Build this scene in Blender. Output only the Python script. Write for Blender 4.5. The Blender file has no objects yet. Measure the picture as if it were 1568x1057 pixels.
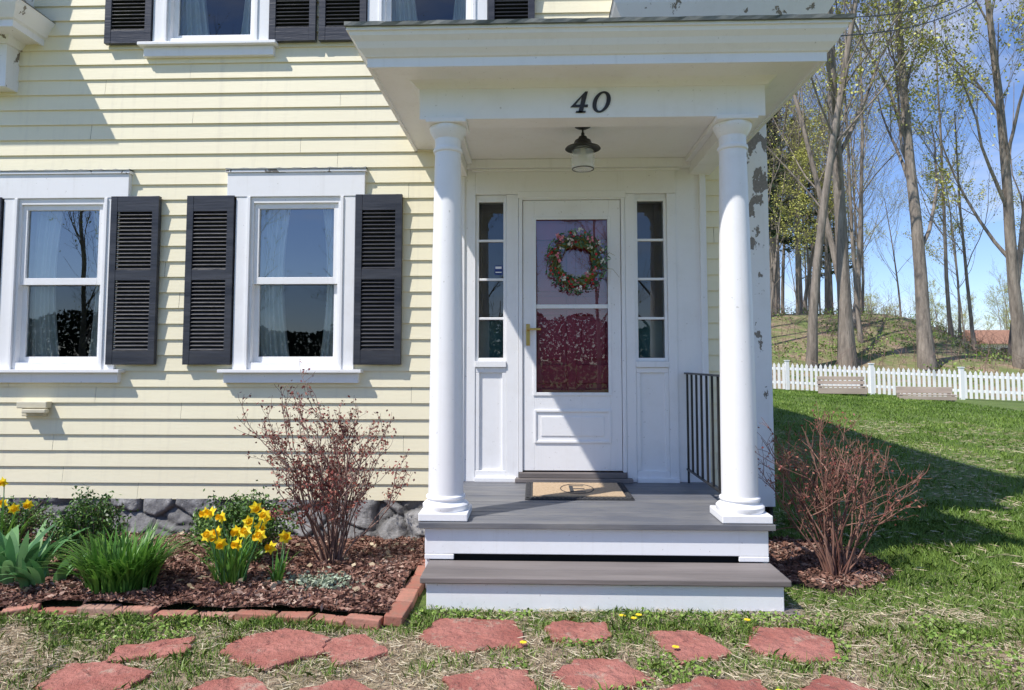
import bpy, math, random
import numpy as np
from mathutils import Vector, Matrix
random.seed(7); rng=np.random.default_rng(7)
S=bpy.context.scene
S.view_settings.view_transform='Standard'; S.view_settings.look='None'; S.view_settings.exposure=0
# ---------------------------------------------------------------- materials
def newmat(name):
    m=bpy.data.materials.new(name); m.use_nodes=True
    nt=m.node_tree; b=nt.nodes['Principled BSDF']; return m,nt,b
def lk(nt,a,b): nt.links.new(a,b)
def coords(nt,scale=(1,1,1),kind='Object'):
    t=nt.nodes.new('ShaderNodeTexCoord'); mp=nt.nodes.new('ShaderNodeMapping'); mp.inputs['Scale'].default_value=scale
    lk(nt,t.outputs[kind],mp.inputs[0]); return mp.outputs[0]
def noise(nt,vec,scale,detail=4,rough=.55):
    n=nt.nodes.new('ShaderNodeTexNoise'); n.inputs['Scale'].default_value=scale; n.inputs['Detail'].default_value=min(detail,5 if detail>6 else 3); n.inputs['Roughness'].default_value=rough
    lk(nt,vec,n.inputs['Vector']); return n.outputs['Fac']
def ramp(nt,fac,stops):
    r=nt.nodes.new('ShaderNodeValToRGB'); e=r.color_ramp.elements
    while len(e)<len(stops): e.new(.5)
    for i,(p,c) in enumerate(stops):
        e[i].position=p; e[i].color=(c,c,c,1) if isinstance(c,(int,float)) else (*c,1)
    lk(nt,fac,r.inputs[0]); return r.outputs[0]
def mix(nt,f,a,b,mode='MIX'):
    m=nt.nodes.new('ShaderNodeMix'); m.data_type='RGBA'; m.blend_type=mode
    for s,v in ((0,f),(6,a),(7,b)):
        if isinstance(v,(int,float)): m.inputs[s].default_value=v
        elif isinstance(v,tuple): m.inputs[s].default_value=(*v,1)
        else: lk(nt,v,m.inputs[s])
    return m.outputs[2]
def math_(nt,op,a,b):
    n=nt.nodes.new('ShaderNodeMath'); n.operation=op
    for i,v in enumerate((a,b)):
        if isinstance(v,(int,float)): n.inputs[i].default_value=v
        else: lk(nt,v,n.inputs[i])
    return n.outputs[0]
def bump(nt,b,h,st,dist=.01):
    n=nt.nodes.new('ShaderNodeBump'); n.inputs['Strength'].default_value=st; n.inputs['Distance'].default_value=dist
    lk(nt,h,n.inputs['Height']); lk(nt,n.outputs[0],b.inputs['Normal'])
def simple(name,c1,c2=None,rough=.6,scale=6,stretch=(1,1,1),bs=.2,bscale=60,metal=0,bd=.004):
    m,nt,b=newmat(name); b.inputs['Roughness'].default_value=rough; b.inputs['Metallic'].default_value=metal
    v=coords(nt,stretch); c2=c2 or tuple(x*.8 for x in c1)
    f=noise(nt,v,scale,6); f=ramp(nt,f,[(.35,0.0),(.65,1.0)])
    lk(nt,mix(nt,f,c1,c2),b.inputs['Base Color'])
    if bs: bump(nt,b,noise(nt,v,bscale,4),bs,bd)
    return m
def attrmat(name,stops,rough=.6,trans=0,spec=.3):
    m,nt,b=newmat(name); a=nt.nodes.new('ShaderNodeAttribute'); a.attribute_name='v'
    c=ramp(nt,a.outputs['Fac'],stops); lk(nt,c,b.inputs['Base Color']); b.inputs['Roughness'].default_value=rough
    b.inputs['Specular IOR Level'].default_value=spec
    if trans:
        t=nt.nodes.new('ShaderNodeBsdfTranslucent'); lk(nt,c,t.inputs[0]); ms=nt.nodes.new('ShaderNodeMixShader'); ms.inputs[0].default_value=trans
        lk(nt,b.outputs[0],ms.inputs[1]); lk(nt,t.outputs[0],ms.inputs[2]); lk(nt,ms.outputs[0],nt.nodes['Material Output'].inputs[0])
    return m
M={}
def whitepaint(name,base=(.90,.895,.89),grime=(.68,.65,.60),amt=.25,peel=None):
    m,nt,b=newmat(name); b.inputs['Roughness'].default_value=.45
    v=coords(nt); f=ramp(nt,noise(nt,v,5,7,.65),[(.5,0.0),(.78,amt)])
    c=mix(nt,f,base,grime)
    sp=ramp(nt,noise(nt,v,45,3),[(.70,0.0),(.74,.4)])
    c=mix(nt,sp,c,(.3,.27,.22))
    c=mix(nt,ramp(nt,noise(nt,coords(nt,(14,14,.5)),2,5),[(.58,0.0),(.8,.14)]),c,(.5,.47,.40))
    if peel:
        sx=nt.nodes.new('ShaderNodeSeparateXYZ'); lk(nt,v,sx.inputs[0])
        mr=nt.nodes.new('ShaderNodeMapRange'); mr.inputs[1].default_value=peel[0]; mr.inputs[2].default_value=peel[1]; mr.inputs[3].default_value=0; mr.inputs[4].default_value=peel[2]; lk(nt,sx.outputs[2],mr.inputs[0])
        n=noise(nt,coords(nt,(1,1,.6)),9,7,.62)
        pf=ramp(nt,math_(nt,'ADD',n,mr.outputs[0]),[(.66,0.0),(.672,1.0)])
        c=mix(nt,pf,c,mix(nt,noise(nt,v,60),(.38,.33,.27),(.14,.12,.10)))
        bump(nt,b,math_(nt,'SUBTRACT',1,pf),.8,.004)
    else: bump(nt,b,noise(nt,coords(nt,(1,1,.25)),50,5),.22,.003)
    lk(nt,c,b.inputs['Base Color']); return m
M['white']=whitepaint('white_paint')
M['peel']=whitepaint('peeling_white_paint',peel=(1.9,3.0,.2))
M['peel2']=whitepaint('lightly_peeling_paint',peel=(0,1,.05))
m,nt,b=newmat('yellow_siding'); b.inputs['Roughness'].default_value=.5
f=ramp(nt,noise(nt,coords(nt,(.6,1,2)),2.2,7,.6),[(.35,0.0),(.75,.45)])
c=mix(nt,f,(.91,.835,.60),(.81,.735,.52)); st=ramp(nt,noise(nt,coords(nt,(9,9,.35)),2,5),[(.55,0.0),(.8,.25)])
c=mix(nt,st,c,(.58,.52,.40)); lk(nt,c,b.inputs['Base Color']); bump(nt,b,noise(nt,coords(nt,(.12,1,1)),70,5),.25,.003); M['siding']=m
M['shutter']=simple('black_shutter_paint',(.022,.024,.034),(.055,.056,.065),rough=.42,scale=8,stretch=(.15,1,1.5),bs=.6,bscale=40)
m,nt,b=newmat('deck_paint'); b.inputs['Roughness'].default_value=.5
v=coords(nt,(.25,1,1)); c=mix(nt,ramp(nt,noise(nt,v,9,7,.65),[(.4,0.0),(.7,1.0)]),(.13,.135,.15),(.21,.205,.20)); lk(nt,c,b.inputs['Base Color']); bump(nt,b,noise(nt,coords(nt,(.1,1,1)),60,6),.5,.004); M['deck']=m
M['tread']=simple('grey_tread_paint',(.24,.21,.195),(.16,.14,.13),rough=.6,scale=9,stretch=(.12,1,1),bs=.5,bscale=50)
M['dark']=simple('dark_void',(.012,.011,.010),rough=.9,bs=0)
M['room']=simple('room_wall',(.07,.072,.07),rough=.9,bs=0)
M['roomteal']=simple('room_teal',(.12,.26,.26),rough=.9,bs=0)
M['red']=simple('maroon_door_paint',(.46,.045,.105),(.36,.035,.08),rough=.3,scale=3,bs=.15)
M['brass']=simple('brass',(.62,.42,.14),rough=.3,metal=1,bs=0)
M['black']=simple('black_metal',(.012,.012,.013),(.03,.028,.026),rough=.4,bs=.15)
M['cream']=simple('cream_plastic',(.76,.70,.52),rough=.5,bs=0)
M['curtain']=simple('curtain_cloth',(.88,.90,.87),(.74,.80,.77),rough=.9,bs=0)
M['shingle']=simple('asphalt_shingle',(.07,.07,.075),(.12,.11,.11),rough=.9,scale=30,bs=.6,bscale=90)
M['drip']=simple('weathered_drip_edge',(.08,.10,.10),(.18,.19,.17),rough=.6,scale=14,stretch=(.5,1,1),bs=.3)
m,nt,b=newmat('fieldstone'); b.inputs['Roughness'].default_value=.85
a=nt.nodes.new('ShaderNodeAttribute'); a.attribute_name='v'; v=coords(nt)
c=ramp(nt,a.outputs['Fac'],[(0,(.09,.085,.08)),(.15,(.18,.175,.17)),(.55,(.27,.265,.26)),(1,(.42,.41,.40))])
c=mix(nt,ramp(nt,noise(nt,v,35,6,.7),[(.35,0.0),(.7,.75)]),c,(.12,.118,.115)); lk(nt,c,b.inputs['Base Color']); bump(nt,b,noise(nt,v,40,8,.7),.9,.012); M['stone']=m
m,nt,b=newmat('red_flagstone'); b.inputs['Roughness'].default_value=.75
v=coords(nt); c=mix(nt,ramp(nt,noise(nt,v,3,7,.6),[(.35,0.0),(.65,1.0)]),(.32,.10,.075),(.45,.18,.14))
c=mix(nt,ramp(nt,noise(nt,v,28,7,.7),[(.50,0.0),(.70,.7)]),c,(.19,.085,.065)); c=mix(nt,ramp(nt,noise(nt,v,9,8,.78),[(.56,0.0),(.64,.6)]),c,(.42,.33,.25))
lk(nt,c,b.inputs['Base Color']); bump(nt,b,noise(nt,v,12,8,.7),1,.035); M['flag']=m
m,nt,b=newmat('edging_brick'); b.inputs['Roughness'].default_value=.85
oi=nt.nodes.new('ShaderNodeAttribute'); oi.attribute_name='v'; v=coords(nt)
c=ramp(nt,oi.outputs['Fac'],[(0,(.38,.14,.095)),(.5,(.50,.23,.165)),(1,(.45,.29,.22))]); c=mix(nt,ramp(nt,noise(nt,v,20,7,.7),[(.42,0.0),(.68,.8)]),c,(.27,.17,.12)); lk(nt,c,b.inputs['Base Color']); bump(nt,b,noise(nt,v,60,6),.6,.006); M['brick']=m
M['mulch']=attrmat('bark_mulch',[(0,(.05,.026,.018)),(.35,(.18,.085,.06)),(.75,(.34,.19,.14)),(1,(.54,.41,.32))],.85)
M['grass']=attrmat('grass_blades',[(0,(.06,.11,.015)),(.5,(.15,.255,.04)),(1,(.32,.42,.10))],.5)
M['straw']=attrmat('dry_grass_blades',[(0,(.28,.21,.13)),(.5,(.50,.41,.27)),(1,(.68,.60,.43))],.7)
M['darkgreen']=attrmat('plant_leaf_green',[(0,(.04,.11,.015)),(.5,(.10,.26,.035)),(1,(.22,.42,.07))],.4,.25,.5)
M['tulip']=attrmat('tulip_leaf',[(0,(.06,.17,.06)),(.5,(.13,.32,.11)),(1,(.26,.46,.19))],.45,.25,.5)
M['box']=attrmat('boxwood_leaf',[(0,(.025,.06,.012)),(.5,(.08,.17,.03)),(1,(.22,.34,.07))],.4,0,.5)
M['lamb']=attrmat('silver_leaf',[(0,(.18,.23,.15)),(1,(.46,.52,.38))],.9)
M['petal']=attrmat('daffodil_petal',[(0,(.85,.50,.01)),(1,(.95,.80,.03))],.5,.25)
M['twig']=attrmat('shrub_twig',[(0,(.15,.085,.07)),(1,(.34,.23,.19))],.8)
M['twigred']=attrmat('red_shrub_twig',[(0,(.15,.065,.05)),(1,(.34,.19,.14))],.8)
M['redleaf']=attrmat('red_shrub_leaf',[(0,(.12,.028,.024)),(.6,(.28,.075,.06)),(1,(.40,.18,.12))],.5)
M['leaf']=attrmat('spring_leaf',[(0,(.30,.30,.05)),(.5,(.48,.48,.11)),(1,(.64,.62,.20))],.6)
M['needle']=attrmat('pine_needles',[(0,(.012,.028,.012)),(1,(.05,.09,.035))],.7)
M['hedge']=attrmat('dark_hedge_leaf',[(0,(.01,.02,.008)),(1,(.028,.045,.018))],.9,0,.1)  # near-black tone keeps the added hedge dark in reflections
m,nt,b=newmat('tree_bark'); b.inputs['Roughness'].default_value=.9
v=coords(nt,(1,1,.15)); c=mix(nt,ramp(nt,noise(nt,v,7,8,.7),[(.3,0.0),(.7,1.0)]),(.11,.09,.072),(.38,.32,.26)); lk(nt,c,b.inputs['Base Color']); bump(nt,b,noise(nt,v,9,4,.7),1,.06); M['bark']=m
M['wood']=simple('weathered_wood',(.48,.40,.33),(.36,.29,.24),rough=.8,scale=5,stretch=(.2,1,1),bs=.4)
M['coir']=simple('coir',(.58,.43,.28),(.46,.33,.20),rough=.95,scale=60,bs=1,bscale=300)
M['rubber']=simple('rubber_mat',(.03,.03,.035),(.06,.06,.06),rough=.8,scale=50,bs=.8,bscale=120)
M['roof2']=simple('brown_roof',(.36,.19,.12),rough=.9,scale=3)
def glassmat(name,refl,tint):
    m=bpy.data.materials.new(name); m.use_nodes=True; nt=m.node_tree; nt.nodes.clear()
    o=nt.nodes.new('ShaderNodeOutputMaterial'); t=nt.nodes.new('ShaderNodeBsdfTransparent'); t.inputs[0].default_value=(*tint,1)
    g=nt.nodes.new('ShaderNodeBsdfGlossy'); g.inputs['Roughness'].default_value=.003; g.inputs[0].default_value=(.92,.95,1,1)
    fr=nt.nodes.new('ShaderNodeFresnel'); fr.inputs[0].default_value=1.5
    f=math_(nt,'ADD',fr.outputs[0],refl)
    tc=nt.nodes.new('ShaderNodeTexCoord'); n=nt.nodes.new('ShaderNodeTexNoise'); n.inputs['Scale'].default_value=2.2; n.inputs['Detail'].default_value=0; nt.links.new(tc.outputs['Object'],n.inputs[0])
    bp=nt.nodes.new('ShaderNodeBump'); bp.inputs['Strength'].default_value=.06; bp.inputs['Distance'].default_value=.02; nt.links.new(n.outputs[0],bp.inputs['Height']); nt.links.new(bp.outputs[0],g.inputs['Normal'])
    ms=nt.nodes.new('ShaderNodeMixShader'); nt.links.new(f,ms.inputs[0]); nt.links.new(t.outputs[0],ms.inputs[1]); nt.links.new(g.outputs[0],ms.inputs[2]); nt.links.new(ms.outputs[0],o.inputs[0]); return m
M['glass']=glassmat('window_glass',.18,(.88,.90,.90)); M['screen']=glassmat('screened_glass',.05,(.78,.80,.80)); M['dglass']=glassmat('storm_door_glass',.07,(.95,.95,.95))
# ---------------------------------------------------------------- mesh helpers
def empty(name,loc=(0,0,0),parent=None):
    o=bpy.data.objects.new(name,None); o.location=loc; S.collection.objects.link(o); o.parent=parent; return o
def mesh_np(name,V,F,mat,parent=None,attr=None,smooth=False,link=True):
    V=np.asarray(V,dtype=np.float32).reshape(-1,3); me=bpy.data.meshes.new(name)
    if isinstance(F,np.ndarray):
        k=F.shape[1]; n=len(F); me.vertices.add(len(V)); me.vertices.foreach_set('co',V.ravel())
        me.loops.add(n*k); me.loops.foreach_set('vertex_index',F.astype(np.int32).ravel()); me.polygons.add(n)
        me.polygons.foreach_set('loop_start',np.arange(0,n*k,k,dtype=np.int32)); me.polygons.foreach_set('loop_total',np.full(n,k,dtype=np.int32)); me.update(calc_edges=True)
    else: me.from_pydata([tuple(map(float,p)) for p in V],[],F)
    if attr is not None:
        a=me.attributes.new('v','FLOAT','POINT'); a.data.foreach_set('value',np.asarray(attr,dtype=np.float32))
    me.materials.append(mat)
    if smooth: me.polygons.foreach_set('use_smooth',[True]*len(me.polygons))
    o=bpy.data.objects.new(name,me)
    if link: S.collection.objects.link(o); o.parent=parent
    return o
class Batch:
    def __init__(s,name,mat,parent,bevel=.003): s.n,s.m,s.p,s.b=name,mat,parent,bevel; s.V=[];s.F=[]
    def box(s,x0,x1,y0,y1,z0,z1,R=None,c=None):
        i=len(s.V); P=[(x,y,z) for x in (x0,x1) for y in (y0,y1) for z in (z0,z1)]
        if R is not None:
            P=[tuple(R@(Vector(p)-c)+c) for p in P]
        s.V+=P
        for f in ((0,1,3,2),(4,6,7,5),(0,4,5,1),(2,3,7,6),(0,2,6,4),(1,5,7,3)): s.F.append(tuple(i+k for k in f))
    def done(s,attr=None):
        if not s.V: return
        o=mesh_np(s.n,s.V,s.F,s.m,s.p,attr)
        if s.b:
            md=o.modifiers.new('bevel','BEVEL'); md.width=s.b; md.segments=2; md.limit_method='ANGLE'
        return o
def lathe(name,prof,loc,mat,parent,n=40,smooth=True):
    V=[];F=[]
    for r,z in prof:
        for k in range(n):
            a=2*math.pi*k/n; V.append((loc[0]+r*math.cos(a),loc[1]+r*math.sin(a),loc[2]+z))
    for i in range(len(prof)-1):
        for k in range(n): F.append((i*n+k,i*n+(k+1)%n,(i+1)*n+(k+1)%n,(i+1)*n+k))
    F.append(tuple(range(n))[::-1]); F.append(tuple((len(prof)-1)*n+k for k in range(n)))
    o=mesh_np(name,V,F,mat,parent,smooth=smooth)
    if smooth:
        md=o.modifiers.new('es','EDGE_SPLIT'); md.split_angle=math.radians(35)
    return o
class Tubes:
    def __init__(s): s.V=[];s.F=[];s.A=[]
    def add(s,pts,rad,n=6,a=None):
        base=len(s.V); a=random.random() if a is None else a
        for i,p in enumerate(pts):
            d=(pts[min(i+1,len(pts)-1)]-pts[max(i-1,0)]).normalized()
            u=d.orthogonal().normalized() if i==0 else (u-d*u.dot(d)).normalized()
            w=d.cross(u)
            for k in range(n):
                t=2*math.pi*k/n; q=p+(u*math.cos(t)+w*math.sin(t))*rad[i]; s.V.append((q.x,q.y,q.z)); s.A.append(a)
        for i in range(len(pts)-1):
            for k in range(n): s.F.append((base+i*n+k,base+i*n+(k+1)%n,base+(i+1)*n+(k+1)%n,base+(i+1)*n+k))
    def done(s,name,mat,parent,link=True,smooth=True): return mesh_np(name,s.V,np.array(s.F),mat,parent,s.A,smooth,link)
def rotz(n): return rng.uniform(0,2*np.pi,n)
def quads(C,L,Wd,dirs=None):
    n=len(C)
    if dirs is None: dirs=rng.normal(size=(n,3))
    d=dirs/np.linalg.norm(dirs,axis=1)[:,None]; r=rng.normal(size=(n,3)); w=np.cross(d,r); w/=np.linalg.norm(w,axis=1)[:,None]
    L=np.broadcast_to(L,n)[:,None]; Wd=np.broadcast_to(Wd,n)[:,None]
    V=np.stack([C-d*L*.5,C-d*L*.02+w*Wd*.5,C+d*L*.5,C-d*L*.02-w*Wd*.5],1).reshape(-1,3)
    return V,np.arange(n*4).reshape(-1,4)
def blades(X,Y,Z,h,w,lean=.5):
    n=len(X); a=rotz(n); fx,fy=np.cos(a),np.sin(a); b=rotz(n); l=rng.uniform(0,lean,n)*h
    base=np.stack([X,Y,Z],1); side=np.stack([fx,fy,0*fx],1)*(w/2)[:,None]
    mid=base+np.stack([np.cos(b)*l*.35,np.sin(b)*l*.35,h*.6],1); tip=base+np.stack([np.cos(b)*l,np.sin(b)*l,h*(1-.15*l/np.maximum(h,1e-4))],1)
    V=np.stack([base-side,base+side,mid+side*.7,tip,mid-side*.7],1).reshape(-1,3)
    return V,np.arange(n*5).reshape(-1,5)
def vnoise(x,y,s,seed=0):
    x=np.asarray(x)*s+seed*17.3+1000; y=np.asarray(y)*s+seed*7.7+1000; xi=np.floor(x).astype(int); yi=np.floor(y).astype(int); fx=x-xi; fy=y-yi
    def h(i,j):
        q=np.sin(i*127.1+j*311.7+seed*3.1)*43758.5453; return q-np.floor(q)
    fx=fx*fx*(3-2*fx); fy=fy*fy*(3-2*fy)
    return (h(xi,yi)*(1-fx)+h(xi+1,yi)*fx)*(1-fy)+(h(xi,yi+1)*(1-fx)+h(xi+1,yi+1)*fx)*fy
def sstep(a,b,x): t=np.clip((np.asarray(x,dtype=float)-a)/(b-a),0,1); return t*t*(3-2*t)
G=.14
def terrain(x,y):
    x=np.asarray(x,dtype=float); y=np.asarray(y,dtype=float)
    d=np.maximum(y+5.07,1); r=x/d
    h=G+.02*(vnoise(x,y,.8,1)-.5)+.012*(vnoise(x,y,3,2)-.5)
    h=h-.10*sstep(-1.3,-.3,y)*(1-sstep(-.8,-.5,x))
    side=1-sstep(5,17,x)*.95
    h=h+sstep(3,17,y)*.40*side
    bank=sstep(17.6,22.5,y)*1.15+sstep(20,32,y)*2.5*(1-sstep(.50,.72,r))
    h=h+bank+sstep(20,40,y)*.25*vnoise(x,y,.25,3)
    h=np.where(y>60,np.maximum(h-sstep(60,200,y)*1.5,1.2),h)
    return h
# ---------------------------------------------------------------- ground
gx=np.unique(np.concatenate([np.linspace(-1500,-60,8),np.linspace(-60,-6,28),np.linspace(-6,8,141),np.linspace(8,70,125),np.linspace(70,1500,10)]))
gy=np.unique(np.concatenate([np.linspace(-1500,-40,8),np.linspace(-40,-5,18),np.linspace(-5,3,91),np.linspace(3,60,100),np.linspace(60,300,20),np.linspace(300,1500,8)]))
GX,GY=np.meshgrid(gx,gy); GZ=terrain(GX,GY)
V=np.stack([GX,GY,GZ],-1).reshape(-1,3); nx=len(gx); ny=len(gy)
I=np.arange(nx*ny).reshape(ny,nx); F=np.stack([I[:-1,:-1],I[:-1,1:],I[1:,1:],I[1:,:-1]],-1).reshape(-1,4)
m,nt,b=newmat('lawn_ground'); b.inputs['Roughness'].default_value=.95
v=coords(nt); sx=nt.nodes.new('ShaderNodeSeparateXYZ'); lk(nt,v,sx.inputs[0])
def mrange(nt,s,a,bb):
    r=nt.nodes.new('ShaderNodeMapRange'); r.inputs[1].default_value=a; r.inputs[2].default_value=bb; lk(nt,s,r.inputs[0]); return r.outputs[0]
green=mix(nt,ramp(nt,noise(nt,v,1.3,8,.7),[(.3,0.0),(.7,1.0)]),(.10,.165,.025),(.19,.26,.055))
green=mix(nt,ramp(nt,noise(nt,v,30,6,.7),[(.4,0.0),(.65,.7)]),green,(.06,.09,.02))
green=mix(nt,ramp(nt,noise(nt,v,3.5,6,.75),[(.58,0.0),(.68,.6)]),green,(.30,.26,.14))
dirt=mix(nt,ramp(nt,noise(nt,v,18,8,.75),[(.35,0.0),(.65,1.0)]),(.44,.34,.24),(.26,.185,.12))
fy=math_(nt,'ADD',mrange(nt,sx.outputs[1],-1.9,-.6),mrange(nt,sx.outputs[1],-4.5,-7))
gf=ramp(nt,math_(nt,'ADD',fy,noise(nt,v,2.5,6,.65)),[(.48,0.0),(.7,1.0)]); near=mix(nt,gf,dirt,green)
leafl=mix(nt,ramp(nt,noise(nt,v,8,8,.8),[(.4,0.0),(.6,1.0)]),(.25,.17,.105),(.42,.32,.21)); leafl=mix(nt,ramp(nt,noise(nt,v,1.1,7,.65),[(.40,0.0),(.58,.85)]),leafl,(.14,.20,.045))
ad2=nt.nodes.new('ShaderNodeMath'); ad2.operation='MULTIPLY_ADD'; lk(nt,noise(nt,v,.8,5),ad2.inputs[0]); ad2.inputs[1].default_value=2.5; lk(nt,sx.outputs[1],ad2.inputs[2])
ff=mrange(nt,ad2.outputs[0],17.8,19.2)
far=mrange(nt,sx.outputs[1],60,90); near=mix(nt,ff,near,leafl); near=mix(nt,far,near,(.07,.11,.03)); lk(nt,near,b.inputs['Base Color'])
bump(nt,b,noise(nt,v,35,8,.7),.8,.03)
mesh_np('ground',V,F,m,smooth=True)
# ---------------------------------------------------------------- HOUSE
house=empty('yellow_clapboard_house')
HX0,HX1=-9.0,1.71; HZ=5.7; HD=13.0
def siding(name,u0,u1,z0,z1,holes,place,ex=.1185):
    V=[];F=[]; z=z0; rr=random.Random(3)
    while z<z1-1e-4:
        zt=min(z+ex,z1); cuts=sorted({z,zt}|{h for o in holes for h in (o[2],o[3]) if z<h<zt})
        js=[u0]; u=u0+rr.uniform(.4,3)
        while u<u1: js.append(u); u+=rr.uniform(1.6,3.6)
        js.append(u1)
        for a,c in zip(cuts[:-1],cuts[1:]):
            mid=(a+c)/2; iv=[(u0,u1)]
            for o in holes:
                if o[2]<mid<o[3]:
                    nv=[]
                    for p,q in iv:
                        if o[1]<=p or o[0]>=q: nv.append((p,q))
                        else:
                            if p<o[0]: nv.append((p,o[0]))
                            if q>o[1]: nv.append((o[1],q))
                    iv=nv
            fin=[]
            for p,q in iv:
                for j in range(len(js)-1):
                    s,e=max(p,js[j]),min(q,js[j+1])
                    if e-s>1e-4: fin.append((s,e,j%2,j))
            for s,e,par,j in fin:
                off=.0012*par+.0012*((j*7)%3)/3; D=lambda zz:.004+.0135*(zt-zz)/ex+off
                g=.002 if s in js and s!=u0 else 0
                i=len(V); V+=[place(s+g,D(a),a),place(e,D(a),a),place(e,D(c),c),place(s+g,D(c),c)]; F.append((i,i+1,i+2,i+3))
                if a==z: i=len(V); V+=[place(s,0,a),place(e,0,a),place(e,D(a),a),place(s,D(a),a)]; F.append((i,i+1,i+2,i+3))
        z=zt
    return mesh_np(name,V,F,M['siding'],house)
wins=[(-3.95,-3.25,1.375,2.605),(-2.15,-1.44,1.375,2.605),(-2.84,-2.13,3.875,5.05),(-1.17,-.45,3.875,5.05)]
holes=[(w[0],w[1],w[2],w[3]) for w in wins]+[(-.55,1.27,.30,2.90)]
siding('front_siding',HX0,HX1-.14,.365,HZ,holes,lambda u,d,z:(u,-d,z))
siding('side_siding',0.14,HD,.365,HZ,[],lambda u,d,z:(HX1+d,u,z))
siding('left_siding',0.1,HD,.365,HZ,[],lambda u,d,z:(HX0-d,u,z))
siding('back_siding',HX0,HX1,.365,HZ,[],lambda u,d,z:(u,HD+d,z))
V=[(HX0-.3,-.35,HZ),(HX1+.3,-.35,HZ),(HX1+.3,HD+.35,HZ),(HX0-.3,HD+.35,HZ),(HX0-.3,HD/2,HZ+.9),(HX1+.3,HD/2,HZ+.9)]
mesh_np('main_roof',V,[(0,1,5,4),(2,3,4,5),(1,2,5),(3,0,4),(0,3,2,1)],M['shingle'],house)
B=Batch('corner_board',M['peel'],house); B.box(HX1-.145,HX1+.022,-.032,.14,.34,HZ); B.done()
def stonewall(name,u0,u1,z0,z1,place,res=.012):
    us=np.arange(u0,u1+res,res); zs=np.arange(z0,z1+res,res); U,Zz=np.meshgrid(us,zs)
    n=int((u1-u0)*(z1-z0)*38); sx_=rng.uniform(u0,u1,n); sz_=rng.uniform(z0,z1,n); hs=rng.uniform(.0,1,n)
    wu=U+.05*(vnoise(U,Zz,9,5)-.5); wz=Zz+.05*(vnoise(U,Zz,9,6)-.5)
    d1=np.full(U.shape,9.);d2=d1.copy(); id_=np.zeros(U.shape,int)
    for k in range(n):
        d=np.hypot((wu-sx_[k])*.75,(wz-sz_[k])*1.25); c=d<d1; d2=np.where(c,d1,np.minimum(d2,d)); id_=np.where(c,k,id_); d1=np.where(c,d,d1)
    edge=np.clip((d2-d1)/.035,0,1); h=.06*edge**.5*(.4+.7*hs[id_])+.022*vnoise(U,Zz,22,8)
    P=place(U,h,Zz); V=np.stack(P,-1).reshape(-1,3); I=np.arange(U.size).reshape(U.shape); F=np.stack([I[:-1,:-1],I[:-1,1:],I[1:,1:],I[1:,:-1]],-1).reshape(-1,4)
    return mesh_np(name,V,F,M['stone'],house,(edge*(.3+.7*hs[id_])).ravel(),True)
stonewall('stone_foundation',-5,-.4,-.05,.362,lambda U,h,Z:(U,.03-h-.09*sstep(.30,.0,Z),Z))
stonewall('stone_foundation_side',0,6,0,.37,lambda U,h,Z:(HX1-.045+h,U,Z),.03)
B=Batch('foundation_core',M['dark'],house,0); B.box(HX0,-5,.0,.2,-.2,.365); B.box(-.5,HX1-.02,.03,.2,-.2,.365); B.box(HX1-.2,HX1-.03,5.9,HD,-.2,.365); B.done()
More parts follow.
